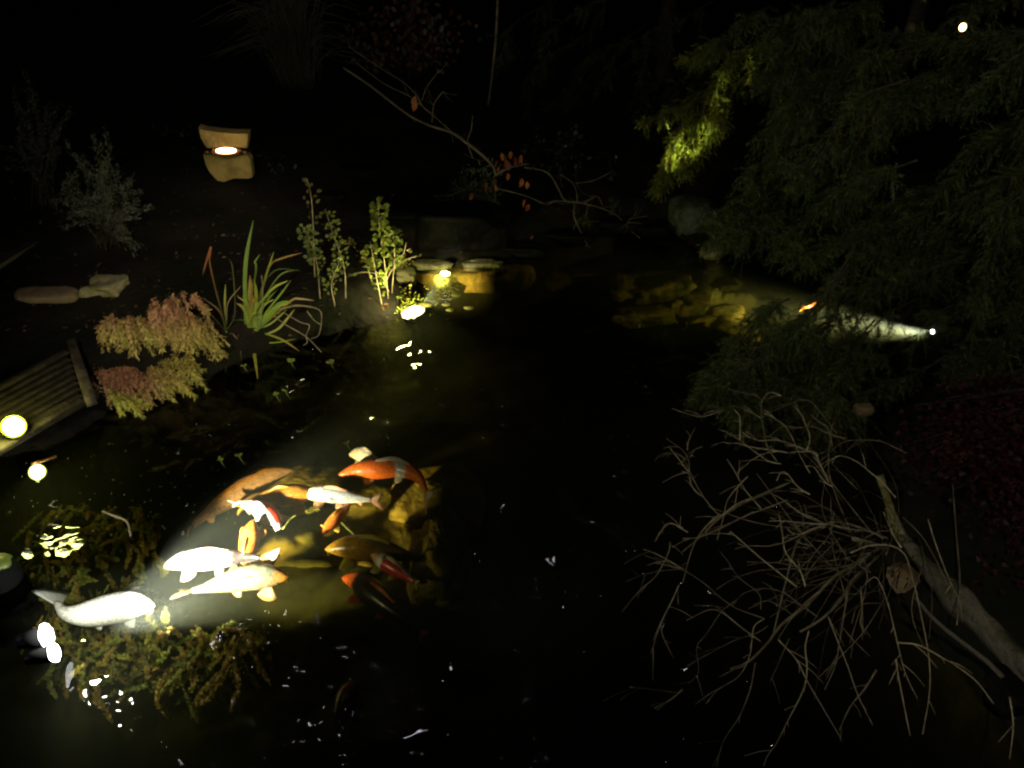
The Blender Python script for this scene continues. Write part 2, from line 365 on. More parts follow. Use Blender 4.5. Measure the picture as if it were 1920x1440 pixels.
r_ = rb.build('water_surface', M['surface']); tag(r_, 'dark rippled surface of the pond with small glints', 'water', kind='structure')

# ------------------------------------------------------------------ koi
def koi(label, px, width, depth, colour, fins=(.8, .7, .55), pect=1.0, dz=0.0, tail=1.0, roll=0, finside=(1, 1), tailfork=.5, dorsal=1.0, pect_a=38):
    """px: head-to-tail points in photo pixels; width: body width in metres"""
    n0 = len(px); pts = [PZ(u, v, depth - .06 + dz * i / (n0 - 1)) for i, (u, v) in enumerate(px)]
    width *= 1.03; depth -= .06; N, S = 46, 22; line = smooth_line(pts, 200)
    # even spacing
    L = [0]
    for a, b_ in zip(line, line[1:]): L.append(L[-1] + (b_ - a).length)
    T = L[-1]
    def at(t):
        s = max(0, min(1, t)) * T; i = min(np.searchsorted(L, s), len(L) - 1); i = max(i, 1)
        f = (s - L[i - 1]) / max(1e-9, L[i] - L[i - 1]); return line[i - 1].lerp(line[i], f)
    KT = [0, .02, .06, .12, .2, .32, .45, .6, .75, .88, .96, 1]; KW = [.10, .26, .44, .66, .88, 1, .97, .82, .55, .31, .22, .18]
    KH = [.08, .22, .40, .64, .88, 1.04, 1.05, .90, .64, .42, .34, .36]
    mb = MB(); vs = []; cs = []; rings = []
    sd_ = random.random() * 50
    for i in range(N):
        t = (i / (N - 1)) ** 1.08 * .84 ; tt = t / .86
        p = at(t); d = (at(t + .015) - at(max(0, t - .015))).normalized()
        side = Vector((0, 0, 1)).cross(d).normalized(); up = d.cross(side).normalized()
        ro = R(roll); side, up = side * math.cos(ro) + up * math.sin(ro), up * math.cos(ro) - side * math.sin(ro)
        a = width / 2 * np.interp(tt, KT, KW); b_ = width / 2 * np.interp(tt, KT, KH)
        rings.append((p, d, side, up, a, b_))
        for k_ in range(S):
            an = 2 * math.pi * k_ / S; x_, y_ = math.sin(an), math.cos(an)
            e = abs(x_) ** .9 * (1 if x_ > 0 else -1)
            vs.append(p + side * a * e + up * b_ * y_ * (.95 if y_ < 0 else 1))
            cs.append(colour(tt, x_, y_, sd_))
    fs = [(i * S + k_, i * S + (k_ + 1) % S, (i + 1) * S + (k_ + 1) % S, (i + 1) * S + k_) for i in range(N - 1) for k_ in range(S)]
    nose = len(vs); vs.append(rings[0][0] - rings[0][1] * width * .05); cs.append(colour(0, 0, 1, sd_))
    fs += [(k_, nose, (k_ + 1) % S) for k_ in range(S)] + [tuple((N - 1) * S + k_ for k_ in range(S))]
    mb.add(vs, fs, cs, 0)
    def fin(root, d1, d2, l, wd, cc, thick=.0025, rays=7, fork=0, spread=1.0, mat_i=1):
        """membrane: fans out from ROOT along d1, opening along d2; one closed thin slab"""
        nn = d1.cross(d2).normalized(); A = []; m_ = 5; tips = []
        for r in range(rays):
            f = r / (rays - 1) * 2 - 1
            ang = f * .62 * spread; ln = l * (1 - fork * (1 - abs(f)) ** 1.2) * (1 - .18 * f * f * (1 if not fork else -.3))
            dr = (d1 * math.cos(ang) + d2 * math.sin(ang)).normalized()
            base = root + d2 * f * wd * .22
            for q in range(m_): 
                s = q / (m_ - 1); A.append(base + dr * ln * s + nn * .10 * ln * s * s * math.sin(f * 2.0 + 1))
        top = [p_ + nn * thick for p_ in A]; bot = [p_ - nn * thick for p_ in A]; nA = len(A); F_ = []
        for r in range(rays - 1):
            for q in range(m_ - 1):
                a = r * m_ + q; F_ += [(a, a + 1, a + m_ + 1, a + m_), (nA + a, nA + a + m_, nA + a + m_ + 1, nA + a + 1)]
        rim = [q for q in range(m_)] + [r * m_ + m_ - 1 for r in range(1, rays)] + [(rays - 1) * m_ + q for q in range(m_ - 2, -1, -1)] + [r * m_ for r in range(rays - 2, 0, -1)]
        for a, c in zip(rim, rim[1:] + rim[:1]): F_.append((c, a, nA + a, nA + c))
        cl = []
        for r in range(rays):
            for q in range(m_):
                k2 = (.82 if r % 2 else 1.0); cl.append(tuple(x * k2 for x in cc))
        mb.add(top + bot, F_, cl + cl, mat_i)
    # tail: two lobes standing in the plane of the body's height
    p, d, side, up, a, b_ = rings[-1]; dt = (at(1.0) - at(.86)).normalized(); up2 = (up - dt * up.dot(dt)).normalized()
    if tail:
        fin(p - dt * width * .05, dt, (up2 + side * .45).normalized(), T * .17 * tail, b_ * 2.2, fins, fork=tailfork, spread=1.0, rays=9)
    # dorsal
    if dorsal:
        i0, i1 = int(N * .36), int(N * .66); A = []; n_ = 10
        for q in range(n_):
            i = i0 + (i1 - i0) * q // (n_ - 1); p, d, side, up, a, b_ = rings[i]; hgt = width * .17 * dorsal * (math.sin(math.pi * min(1, (q + .4) / n_ * 1.15)) ** .6 if q < n_ - 1 else .15)
            A.append((p + up * b_ * .93, p + up * (b_ + hgt) + d * width * .12 + side * width * .08, side))
        vs = []; fs = []
        for lo, hi, s_ in A: vs += [lo - s_ * .003, hi - s_ * .001, hi + s_ * .001, lo + s_ * .003]
        for q in range(n_ - 1):
            a0 = q * 4
            for e in range(3): fs.append((a0 + e, a0 + e + 1, a0 + e + 5, a0 + e + 4))
        mb.add(vs, fs, fins, 1)
    # paired fins
    for sgn, on in ((1, finside[0]), (-1, finside[1])):
        if not on: continue
        p, d, side, up, a, b_ = rings[int(N * .25)]
        d1 = (side * sgn * math.cos(R(pect_a)) + d * math.sin(R(pect_a)) - up * .25).normalized(); d2 = (d * math.cos(R(pect_a)) - side * sgn * math.sin(R(pect_a))).normalized()
        fin(p + side * sgn * a * .8 - up * b_ * .45, d1, d2, width * .66 * pect * on, width * .46, fins, spread=1.0)
        p, d, side, up, a, b_ = rings[int(N * .56)]
        d1 = (side * sgn * .7 + d * .7 - up * .4).normalized(); d2 = (d * .7 - side * sgn * .7).normalized()
        fin(p + side * sgn * a * .6 - up * b_ * .6, d1, d2, width * .45 * pect * on, width * .35, fins, spread=.8)
    p, d, side, up, a, b_ = rings[int(N * .80)]
    fin(p - up * b_ * .85, (d * .75 - up * .6).normalized(), (d * .6 + up * .75).normalized(), width * .42, width * .3, fins, spread=.6)
    for sgn in (1, -1):   # eyes and barbels
        p, d, side, up, a, b_ = rings[5]; c = p + side * sgn * a * .88 + up * b_ * .35
        e = MB(); r_e = width * .045; vs = []; fs = []
        for i in range(5):
            for k_ in range(8):
                th = math.pi * i / 4; ph = 2 * math.pi * k_ / 8; vs.append(c + Vector((math.sin(th) * math.cos(ph), math.sin(th) * math.sin(ph), math.cos(th))) * r_e)
        fs = [(i * 8 + k_, (i + 1) * 8 + k_, (i + 1) * 8 + (k_ + 1) % 8, i * 8 + (k_ + 1) % 8) for i in range(4) for k_ in range(8)]
        mb.add(vs, fs, (0, 0, 0), 2)
        p, d, side, up, a, b_ = rings[1]; b0 = p + side * sgn * a * .8 - up * b_ * .3
        tube(mb, [b0, b0 + side * sgn * width * .08 - up * width * .05, b0 + side * sgn * width * .12 - up * width * .12 + d * width * .04], width * .012, width * .004, 5, colour(.02, 0, 0, sd_), 0)
    o = mb.build('koi', [M['koi'], M['fin'], M['eye']]); recentre(o)
    return tag(o, label, 'koi', 'koi swimming in the lit corner of the pond')
def lerp3(a, b_, f): f = max(0, min(1, f)); return tuple(a[i] + (b_[i] - a[i]) * f for i in range(3))
def nz_(t, x, s, k=3): return mn.noise(Vector((t * k * 2, x * k * .5, s)))
W_ = (.82, .80, .76); OR = (.80, .16, .02); OCH = (.60, .27, .05); RED = (.70, .04, .02); GREY = (.30, .33, .38); CREAM = (.62, .50, .28); BLK = (.02, .02, .022)
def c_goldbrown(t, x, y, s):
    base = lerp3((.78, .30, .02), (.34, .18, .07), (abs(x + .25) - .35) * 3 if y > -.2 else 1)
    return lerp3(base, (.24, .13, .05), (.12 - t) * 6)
def c_ochre(t, x, y, s): return lerp3((.52, .23, .03), (.30, .12, .02), nz_(t, x, s) + .4)
def c_whitered(t, x, y, s): return lerp3(W_, RED, ((-x) + .12 + .2 * nz_(t, x, s)) * 8 if .06 < t < .7 else 0)
def c_orange(t, x, y, s): return lerp3(OR, (.85, .30, .06), nz_(t, x, s) + .45)
def c_whitedark(t, x, y, s):
    dark = (t - .42) * 5 + nz_(t, x, s, 5) * 2.6 if y > -.5 else 0
    c = lerp3(W_, (.06, .045, .05), dark * (1 if x > -.6 else .5)); return lerp3(c, (.5, .34, .28), (.25 - abs(t - .3)) * 2 * (1 if abs(x) < .25 and y > 0 else 0))
def c_cream(t, x, y, s):
    c = lerp3((.24, .22, .12), (.13, .15, .11), (y - .3) * 1.4); return lerp3(c, (.62, .28, .05), (.16 - t) * 9)
def c_white(t, x, y, s): return lerp3(W_, (.62, .36, .26), (.11 - t) * 12)
def c_orangewhite(t, x, y, s): return lerp3(OR, (.55, .5, .46), (.075 - abs(t - .55 + x * .04)) * 40)
def c_bluewhite(t, x, y, s):
    c = lerp3(W_, GREY, (t - .27) * 14 if y > -.1 else 0); return lerp3(c, (.6, .5, .45), (t - .8) * 5)
def c_creampale(t, x, y, s): return lerp3((.72, .50, .25), (.75, .68, .5), t * 2)
def c_bigochre(t, x, y, s): return lerp3((.42, .22, .02), (.12, .06, .012), (t - .30) * 4 + nz_(t, x, s) * .4)
def c_tri(t, x, y, s):
    c = lerp3((.55, .30, .14), (.74, .70, .68), (t - .20) * 14)
    c = lerp3(c, (.50, .03, .02), ((-x) + .05 + .2 * nz_(t, x, s)) * 9 if t > .34 else 0)
    return lerp3(c, BLK, (.055 - math.hypot(t - .33, (x - .05) * .12)) * 60 + max(0, (t - .78) * 12))
def c_dark(t, x, y, s): return lerp3((.55, .10, .02), (.022, .016, .018), (t - .13) * 22) if y > -.6 else (.10, .04, .02)
def c_dimred(t, x, y, s): return lerp3((.16, .03, .015), (.03, .02, .02), (t - .2) * 5)

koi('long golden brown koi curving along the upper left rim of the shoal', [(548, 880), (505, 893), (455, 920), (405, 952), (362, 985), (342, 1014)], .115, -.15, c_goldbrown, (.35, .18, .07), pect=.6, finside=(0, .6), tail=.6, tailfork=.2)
koi('deep ochre koi half hidden under the long golden brown one', [(592, 922), (555, 928), (515, 932), (475, 942), (440, 958)], .11, -.12, c_ochre, (.55, .28, .05), pect=1.0, pect_a=20)
koi('white koi with a red band along its flank', [(524, 992), (506, 970), (484, 953), (458, 946), (424, 944)], .10, -.10, c_whitered, (.78, .72, .68), pect=.7, tail=.8)
koi('orange koi swimming upright between the white koi and the cream koi', [(475, 975), (470, 1000), (464, 1028), (457, 1056), (446, 1090)], .088, -.03, c_orange, (.80, .36, .06), pect=.55, pect_a=15, dz=-.16)
koi('white koi with dark back patches and pinkish fanned tail', [(304, 1064), (345, 1052), (390, 1049), (435, 1046), (475, 1046), (520, 1056)], .098, -.12, c_whitedark, (.66, .50, .46), pect=.95, tail=1.3, pect_a=25)
koi('cream gold koi with forked orange tail and rounded fins', [(540, 1082), (500, 1080), (455, 1085), (410, 1096), (370, 1106), (325, 1113)], .115, -.13, c_cream, (.40, .25, .10), pect=.9, roll=-38, tail=1.15, tailfork=.62, pect_a=10)
koi('large white koi with pinkish snout beside the bright underwater lamp', [(289, 1136), (250, 1134), (205, 1143), (160, 1152), (125, 1150), (108, 1132), (96, 1112)], .125, -.04, c_white, (.70, .72, .72), pect=.5, tail=1.3, tailfork=.2, dorsal=.4, roll=-25)
koi('small pale cream koi topmost of the shoal, above the orange one', [(655, 852), (678, 852), (700, 862), (728, 868)], .078, -.12, c_creampale, (.7, .6, .45), pect=.5)
koi('bright orange koi with white saddle and bent trailing tail', [(636, 890), (670, 882), (710, 880), (750, 878), (785, 896), (800, 925), (806, 950)], .10, -.10, c_orangewhite, (.55, .48, .38), pect=.95, tail=.9, tailfork=.3, pect_a=58)
koi('white headed koi with blue grey back and orange fins', [(561, 931), (590, 926), (625, 928), (665, 934), (700, 938), (722, 940)], .080, -.12, c_bluewhite, (.74, .40, .26), pect=1.0, tail=1.0, pect_a=42)
koi('slim orange koi pointing down to the left under the blue grey one', [(606, 1000), (620, 984), (636, 966), (652, 948), (668, 928)], .060, -.15, c_orange, (.75, .55, .10), pect=.8)
koi('big yellow ochre koi in deeper water left of the yellow rocks', [(611, 1030), (650, 1026), (700, 1028), (750, 1040), (790, 1046), (820, 1032)], .115, -.17, c_bigochre, (.45, .36, .04), pect=.9, tail=.7, pect_a=15)
koi('white koi with red flank and black spots below the ochre koi', [(696, 1038), (716, 1050), (740, 1066), (766, 1084), (792, 1104)], .075, -.16, c_tri, (.40, .33, .08), pect=.9, tail=.7)
koi('dark koi with orange snout and fin lowest in the shoal', [(642, 1083), (672, 1092), (705, 1118), (745, 1150), (785, 1180), (802, 1215)], .12, -.38, c_dark, (.50, .10, .02), pect=.7, tail=.8, finside=(0, 1))
k15 = koi('dim reddish brown koi in black water near the bottom of the photo', [(664, 1278), (652, 1310), (642, 1345), (640, 1380), (655, 1410)], .10, -.22, c_dimred, (.05, .03, .03), pect=.5)
k16 = koi('bright orange koi seen through the conifer near the right beam', [(1556, 566), (1538, 570), (1520, 574), (1500, 580)], .05, -.10, c_orange, (.8, .3, .05), pect=.6)
k17 = koi('dull orange koi diagonal in the far right pool', [(1484, 528), (1478, 536), (1472, 546), (1466, 554)], .05, -.22, c_orange, (.5, .2, .03), pect=.4)
for q in (k15, k16, k17): q['group'] = 'koi apart from the lit shoal'

# ------------------------------------------------------------------ rocks
def trock(u, v, su, sv, z, material, label, seed, group, sz=None, **kw):
    """rock seen around pixel (u,v), about su x sv pixels"""
    if z > -.04: gp = onground(u, v + sv * .3); z = max(z, gp.z - .01)
    c = PZ(u, v, z); d = (c - Vector((0, 0, H))).length / FPX
    sx_ = su * d / 2 / .85; s2 = sv * d / 2 / .85 * 1.1
    return tag(rock('rock', c, (sx_, s2, sz or s2 * .8), material, seed, **kw), label, 'rock', group)
uw = 'algae covered rocks under water'
AR = [(700, 1000, 400, 260, -.72, 'broad flat algae mound under the middle of the lit water'), (812, 1050, 90, 150, -.36, 'largest yellow algae rock right of the ochre koi'), (785, 955, 110, 110, -.44, 'yellow algae rock below the bent orange tail'),
      (845, 1090, 70, 90, -.45, 'algae rock at the right end of the lit patch'), (715, 985, 150, 90, -.55, 'low algae rock under the middle of the lit water'),
      (840, 905, 80, 60, -.62, 'dim algae rock upper right of the koi shoal'), (780, 1120, 110, 80, -.62, 'dim algae rock beneath the dark koi')]
for i, (u, v, a, b_, z, lb) in enumerate(AR): trock(u, v, a, b_, z, M['algae'], lb, 20 + i, uw, rough=.6)
BR = [(1345, 600, 110, 50, -.34, 'yellow algae rock left of the overhanging needles'), (1290, 570, 90, 60, -.27, 'olive algae rock left of the far right rock pile'),
      (1225, 545, 150, 70, -.20, 'broad olive algae rock under the middle of the far water'), (1385, 640, 90, 60, -.34, 'olive algae rock under the conifer tips'),
      (1200, 595, 130, 40, -.30, 'dim algae rock nearest the black water'), (1090, 520, 170, 60, -.20, 'dim algae rock behind the floating leaves')]
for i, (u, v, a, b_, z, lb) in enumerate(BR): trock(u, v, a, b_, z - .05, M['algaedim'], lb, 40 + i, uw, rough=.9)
# sunken brown slab
mb = MB(); q = [PZ(1330, 515, -.18), PZ(1362, 520, -.16), PZ(1386, 538, -.14), PZ(1352, 542, -.18)]
mb.add([p + Vector((0, 0, .02)) for p in q] + [p - Vector((0, 0, .02)) for p in q], [(0, 3, 2, 1), (4, 5, 6, 7)] + [(i, (i + 1) % 4, 4 + (i + 1) % 4, 4 + i) for i in range(4)])
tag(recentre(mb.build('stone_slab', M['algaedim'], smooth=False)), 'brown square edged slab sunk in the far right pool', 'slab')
bank = 'rocks along the pond bank'
o_ = trock(868, 428, 185, 100, .16, M['darkrock'], 'black wet boulder with its point over the brightly lit water', 3, bank, rough=.5, sz=.24)
trock(760, 408, 90, 34, .12, M['darkrock'], 'dark glossy rock behind the leafy stems', 5, bank)
trock(825, 420, 80, 30, .12, M['darkrock'], 'dark glossy rock between the leafy stems and the bare branch', 6, bank)
trock(675, 330, 80, 50, .15, M['darkrock'], 'grey rock right of the stone lamp', 8, bank, rough=.6)
trock(1298, 408, 90, 84, .10, M['greenrock'], 'greenish upright rock below the lit needles', 9, bank, sz=.22)
trock(1336, 474, 44, 26, .03, M['mossrock'], 'small yellow lit rock at the far right waterline', 11, bank, rough=.6)
trock(90, 560, 108, 44, .10, M['tanrock'], 'low flat tan rock at the left edge', 12, bank, rough=.25)
trock(204, 548, 70, 56, .14, M['mossrock'], 'knobbly mossy yellow rock above the juniper', 14, bank, rough=.9)
trock(1620, 768, 34, 24, .14, M['cut'], 'small pinkish tan rock left of the red maple', 15, bank)
trock(1838, 948, 120, 60, .10, M['darkrock'], 'dim rock under the red maple', 16, bank)
trock(1905, 1300, 90, 80, .0, M['darkrock'], 'dark rock at the lower right edge beside the log', 17, bank)
trock(806, 500, 96, 30, .0, M['mossrock'], 'cream stone in the glare left of the boulder point', 31, bank, rough=.7)
trock(760, 520, 44, 40, .0, M['mossrock'], 'small brown stone among the dry twigs by the glaring lamp', 33, bank, rough=.7)
trock(905, 497, 80, 22, .0, M['mossrock'], 'low pale stone in the glare right of the boulder point', 32, bank, rough=.6)
for i, (u, v, a, b_, lb) in enumerate([(985, 470, 90, 36, 'dark stone at the waterline right of the boulder'), (1065, 446, 100, 36, 'dark stone at the waterline below the leafless tree'), (1160, 424, 110, 40, 'dark stone at the waterline under the forked bare twigs'), (1225, 432, 60, 40, 'dark stone just left of the greenish rock'), (1420, 470, 90, 40, 'dark stone at the waterline right of the small yellow rock'), (1560, 482, 110, 50, 'dark stone at the waterline behind the grey barked branch'), (620, 372, 60, 30, 'dim stone behind the thin leafy stem'), (690, 315, 46, 20, 'pale topped stone behind the other grey rock')]):
    trock(u, v, a, b_, .02, M['darkrock'], lb, 70 + i, bank, rough=.6)
# yellow lit stone at the foot of the far lamp
for i, (u, v, s) in enumerate([(930, 512, 'orange brown stone just under water right of the boulder'), (800, 512, 'pale stone just under water left of the boulder')]):
    trock(u, v + 8, 150, 56, -.13, M['algae'], s, 60 + i, uw, rough=.5)

# ------------------------------------------------------------------ driftwood and stump
dr = thing('driftwood_log', 'grey mossy driftwood log running down the right bank', 'log', PZ(1780, 1150, .02))
mb = MB()
tube(mb, smooth_line([PZ(1676, 985, .10), PZ(1700, 1020, .12), PZ(1745, 1072, .13), PZ(1800, 1130, .12), PZ(1870, 1200, .12), PZ(1950, 1280, .10), PZ(2040, 1360, .08)], 60), .03, .085, 16, wob=.7, prof=lambda t: .5 + 1.25 * sm(np.array(t * 1.6)) * (1 + .3 * math.sin(t * 17) + .12 * math.sin(t * 41)))
mb.build('trunk', M['drift'], dr)
mb = MB(); tube(mb, smooth_line([PZ(1650, 895, .14), PZ(1662, 935, .15), PZ(1676, 975, .14), PZ(1690, 1005, .12)], 24), .018, .026, 10, wob=.9); mb.build('broken_limb', M['mossrock'], dr)
mb = MB(); tube(mb, smooth_line([PZ(1716, 1120, .20), PZ(1750, 1160, .18), PZ(1795, 1198, .17), PZ(1850, 1240, .15), PZ(1880, 1270, .13)], 30), .006, .010, 8, wob=.5)
mb.build('root', M['drift'], dr)  # thin strip stands in for the light highlight along the log's edge
st = thing('tree_stump', 'cut stump end with dark cracks beside the driftwood log', 'stump', PZ(1688, 1088, .02))
mb = MB(); c = PZ(1687, 1090, .12); ax = (Vector((0, 0, H)) - c).normalized(); ax = (ax + Vector((-.5, -.3, 0))).normalized()
x_ = ax.cross(Vector((0, 0, 1))).normalized(); y_ = ax.cross(x_)
ring = [(-.085, .03), (-.06, .055), (-.01, .062), (.04, .05), (.07, .015), (.05, -.035), (.015, -.062), (-.03, -.045), (-.07, -.01)]
f_ = [c - x_ * a * .75 - y_ * b_ * .8 for a, b_ in ring]; bk = [p - ax * .11 for p in f_]; n_ = len(ring)
mb.add(f_ + bk + [c + ax * .006], [(i, (i + 1) % n_, 2 * n_) for i in range(n_)] + [((i + 1) % n_, i, n_ + i, n_ + (i + 1) % n_) for i in range(n_)])
mb.build('cut_face', M['cut'], st, smooth=False)
mb = MB()
for a0, b0, a1, b1 in ((-.015, .038, .0, -.03), (.022, .032, .027, -.02), (-.038, .026, -.032, 0)):
    tube(mb, [c - x_ * a0 - y_ * b0 + ax * .005, c - x_ * (a0 + a1) / 2 * 1.1 - y_ * (b0 + b1) / 2 + ax * .007, c - x_ * a1 - y_ * b1 + ax * .005], .0035, .002, 5)
mb.build('crack', M['black'], st)

# ------------------------------------------------------------------ bare shrub of arching twigs on the right
def crop(o, s, pts): return [(o[0] + x / s, o[1] + y / s) for x, y in pts]
A_ = [[(790,140),(900,170),(1040,200),(1085,240),(1090,300),(1095,400),(1110,500),(1130,600),(1160,690),(1230,790)],[(1270,205),(1220,180),(1160,175),(1120,215),(1095,260)],
[(1120,370),(1220,330),(1340,280),(1440,240),(1530,250),(1600,320),(1680,420),(1770,540)],[(930,325),(1010,355),(1085,400)],[(1120,360),(1200,400),(1300,470),(1360,560),(1400,650),(1450,760),(1530,900)],
[(1090,570),(1160,570),(1220,520),(1290,480),(1420,490),(1560,480),(1680,535),(1850,590)],[(710,505),(800,540),(880,590),(960,650),(1080,740),(1180,800),(1270,815)],
[(670,645),(740,620),(800,630),(880,630),(960,655),(1100,680),(1250,700),(1330,715)],[(920,530),(1000,580),(1090,605),(1230,600),(1360,635),(1480,690),(1580,730),(1640,860),(1700,980)],
[(1340,715),(1440,705),(1570,710),(1600,745)],[(890,880),(1010,780),(1130,720),(1250,700)],[(240,590),(330,650),(400,710),(440,790),(450,900),(510,1010),(570,1110),(640,1200),(720,1285)],
[(130,790),(200,725),(320,725),(430,780)],[(260,660),(340,760),(400,840),(440,890)],[(375,880),(440,910),(460,1000),(510,1070),(565,1110)],[(425,690),(440,600),(500,480)],[(450,760),(490,690),(560,660)],
[(780,770),(840,860),(900,970),(960,1070),(1030,1150),(1090,1220)],[(760,1260),(780,1160),(830,1080),(900,1000),(970,930)],[(1230,970),(1270,890),(1330,910),(1400,1000),(1470,1060),(1530,1090)],
[(1490,840),(1560,840),(1620,920),(1680,990),(1735,1020)],[(1350,1190),(1430,1250),(1540,1310),(1650,1350),(1750,1370),(1850,1400)],[(1160,1330),(1300,1330),(1500,1350),(1690,1360)],
[(540,1440),(640,1340),(760,1260),(870,1180),(990,1130)],[(610,1440),(760,1370),(960,1280),(1150,1210),(1330,1140)],[(200,1440),(220,1370),(290,1350),(360,1390),(430,1430)],
[(1730,820),(1760,750),(1850,750),(1960,800),(2060,880),(2180,980),(2300,1120)],[(1540,370),(1600,430),(1680,480),(1710,560),(1730,650)],[(1380,290),(1450,370),(1490,460),(1530,580),(1500,700)],[(860,340),(900,400),(900,600)],
[(290,315),(370,345),(470,375),(560,390),(700,350),(740,330)],[(1640,780),(1700,720),(1780,650),(1860,610),(2000,600),(2160,610),(2300,670),(2400,720)],[(1770,860),(1860,950),(1960,1050)]]
B_ = [[(0,320),(120,400),(200,470),(300,540),(460,600)],[(20,610),(150,550),(230,570),(330,650),(440,730)],[(190,435),(280,380),(430,330),(600,320),(760,320),(900,310),(980,280)],
[(0,890),(60,850),(200,770),(300,720),(420,680),(480,640)],[(130,1080),(200,1000),(320,920),(380,800),(400,650),(460,600)],[(190,1440),(230,1290),(320,1150),(380,1000),(410,850)],
[(455,1430),(480,1370),(530,1300),(590,1180),(680,1000),(700,880),(690,760),(710,670)],[(800,1000),(860,860),(880,740),(910,560),(930,430)],[(1320,1050),(1250,900),(1200,700),(1150,500),(1090,370),(1035,395)],
[(1350,1250),(1390,1000),(1380,780),(1320,480),(1290,360),(1250,240),(1170,190),(1050,190),(945,230)],[(1210,735),(1330,750),(1460,820),(1560,880),(1660,960),(1750,1080)],[(880,1230),(940,1100),(1020,1000),(1090,890)],
[(540,720),(640,830),(700,950),(800,1120),(900,1290)],[(900,650),(960,720),(1050,810)],[(820,590),(870,720),(930,870),(990,1040),(1070,1200)],[(1280,1260),(1240,1060),(1210,900),(1200,830)],
[(1000,420),(1010,540),(1000,620),(1025,690)],[(270,110),(360,190),(440,260),(540,340),(640,420)],[(0,150),(100,140),(240,80),(400,0)],[(0,400),(40,250),(80,150),(150,60),(210,10)],
[(400,190),(500,190),(600,160),(700,110),(820,70)],[(820,80),(700,120),(620,120),(580,80)],[(360,280),(560,290),(700,330)],[(280,530),(340,460),(450,430),(560,450),(660,520),(760,590)],
[(400,520),(480,500),(560,540),(620,580)],[(1240,30),(1340,130),(1420,260),(1500,420),(1600,500),(1700,570)],[(640,170),(740,195)],[(1840,1390),(1860,1200),(1840,1040)],
[(30,970),(90,900),(80,760),(140,680),(220,560),(300,500)],[(490,960),(540,850),(600,710)],[(840,370),(780,440),(700,500),(620,580)],[(650,0),(760,50),(900,90),(1050,110),(1130,150)],[(540,0),(560,120),(580,230),(660,330),(690,420)],
[(1130,0),(1180,120),(1230,200)],[(1380,40),(1430,200),(1500,380),(1540,460)],[(260,300),(330,380),(430,460),(440,550)],[(850,0),(830,120),(720,260),(690,360)]]
C_ = [[(1600,390),(1750,340),(1920,320)],[(1580,560),(1680,440),(1770,360),(1840,230),(1850,170)],[(1740,800),(1800,620),(1860,500),(1900,410)],[(1870,825),(1810,700),(1800,640)],
[(1620,985),(1750,1000),(1890,1020)],[(1760,1105),(1850,1060),(1920,1000)],[(1770,160),(1810,90),(1850,65),(1920,90)],[(1700,210),(1780,240),(1920,320)],[(1760,285),(1920,320)]]
THICK = [(1660, 1020), (1600, 1060), (1560, 1085), (1512, 1135), (1465, 1172), (1440, 1205), (1405, 1240), (1370, 1255)]
TH2 = [(1665, 1010), (1600, 985), (1555, 980), (1500, 1010), (1475, 1085), (1450, 1190)]
TH3 = [(1500, 1185), (1535, 1165), (1560, 1143), (1586, 1110), (1600, 1085), (1650, 1040)]
TH4 = [(1280, 1035), (1320, 1000), (1345, 975), (1400, 940), (1480, 905)]
TH5 = [(1785, 890), (1793, 1000), (1800, 1090), (1794, 1172)]
TW = [crop((1200, 700), 4.8, p) for p in A_] + [crop((1280, 960), 3, p) for p in B_] + [crop((640, 960), 3, p) for p in C_]
sh = thing('bare_shrub', 'leafless shrub of pale arching twigs reaching over the water', 'shrub', PZ(1655, 1040, .06))
root = Vector((1650, 1030))
def hz(u, v, k_): return .14 + .34 * math.exp(-((Vector((u, v)) - root).length / 260) ** 2 * .5) * .6 + .22 * (0.5 + .5 * math.sin(k_ * 2.4)) * min(1, (Vector((u, v)) - root).length / 200)
mb = MB()
for k_, p in enumerate(TW):
    pts = smooth_line([PZ(u, v, hz(u, v, k_)) for u, v in p])
    d0 = (Vector(p[0]) - root).length; d1 = (Vector(p[-1]) - root).length
    w_ = .75 + .5 * random.random(); a, b_ = (.0026 * w_, .0012 * w_) if d0 < d1 else (.0012 * w_, .0026 * w_)
    tw = random.choice([1, 1, .75, .5, .35]); tc_ = (.44 * tw, .38 * tw, .27 * tw); tube(mb, pts, a, b_, 5, wob=.5, c=tc_)
    for q in range(1 + len(p) // 2):   # short side spurs
        i = random.randrange(1, len(pts) - 1); d = (pts[i] - pts[i - 1]).normalized(); e = (d * (1 if d0 < d1 else -1) + rand_unit() * .8 + Vector((0, 0, .2))).normalized(); l = random.uniform(.02, .11)
        tube(mb, smooth_line([pts[i], pts[i] + e * l * .5, pts[i] + e * l + Vector((0, 0, -.15 * l))], 6), .0014, .0007, 4, c=tc_)
for k_ in range(75):               # dim inner tangle
    a = random.uniform(0, 2 * math.pi); r0 = random.uniform(10, 120); u0, v0 = root.x - 30 + math.cos(a) * r0, root.y + math.sin(a) * r0
    an = math.pi + random.uniform(-1.6, 1.9); L_ = random.uniform(60, 260); u1, v1 = u0 + math.cos(an) * L_, v0 - math.sin(an) * L_ * .8
    um, vm = (u0 + u1) / 2 + random.uniform(-30, 30), (v0 + v1) / 2 + random.uniform(-40, 20)
    tube(mb, smooth_line([PZ(u0, v0, .12 + random.random() * .15), PZ(um, vm, .15 + random.random() * .25), PZ(u1, v1, .1 + random.random() * .3)], 9), .0020, .0010, 4, c=random.choice([(.06, .05, .035), (.14, .12, .08), (.24, .20, .14)]))
mb.build('twigs', M['twigv'], sh)
mb = MB()
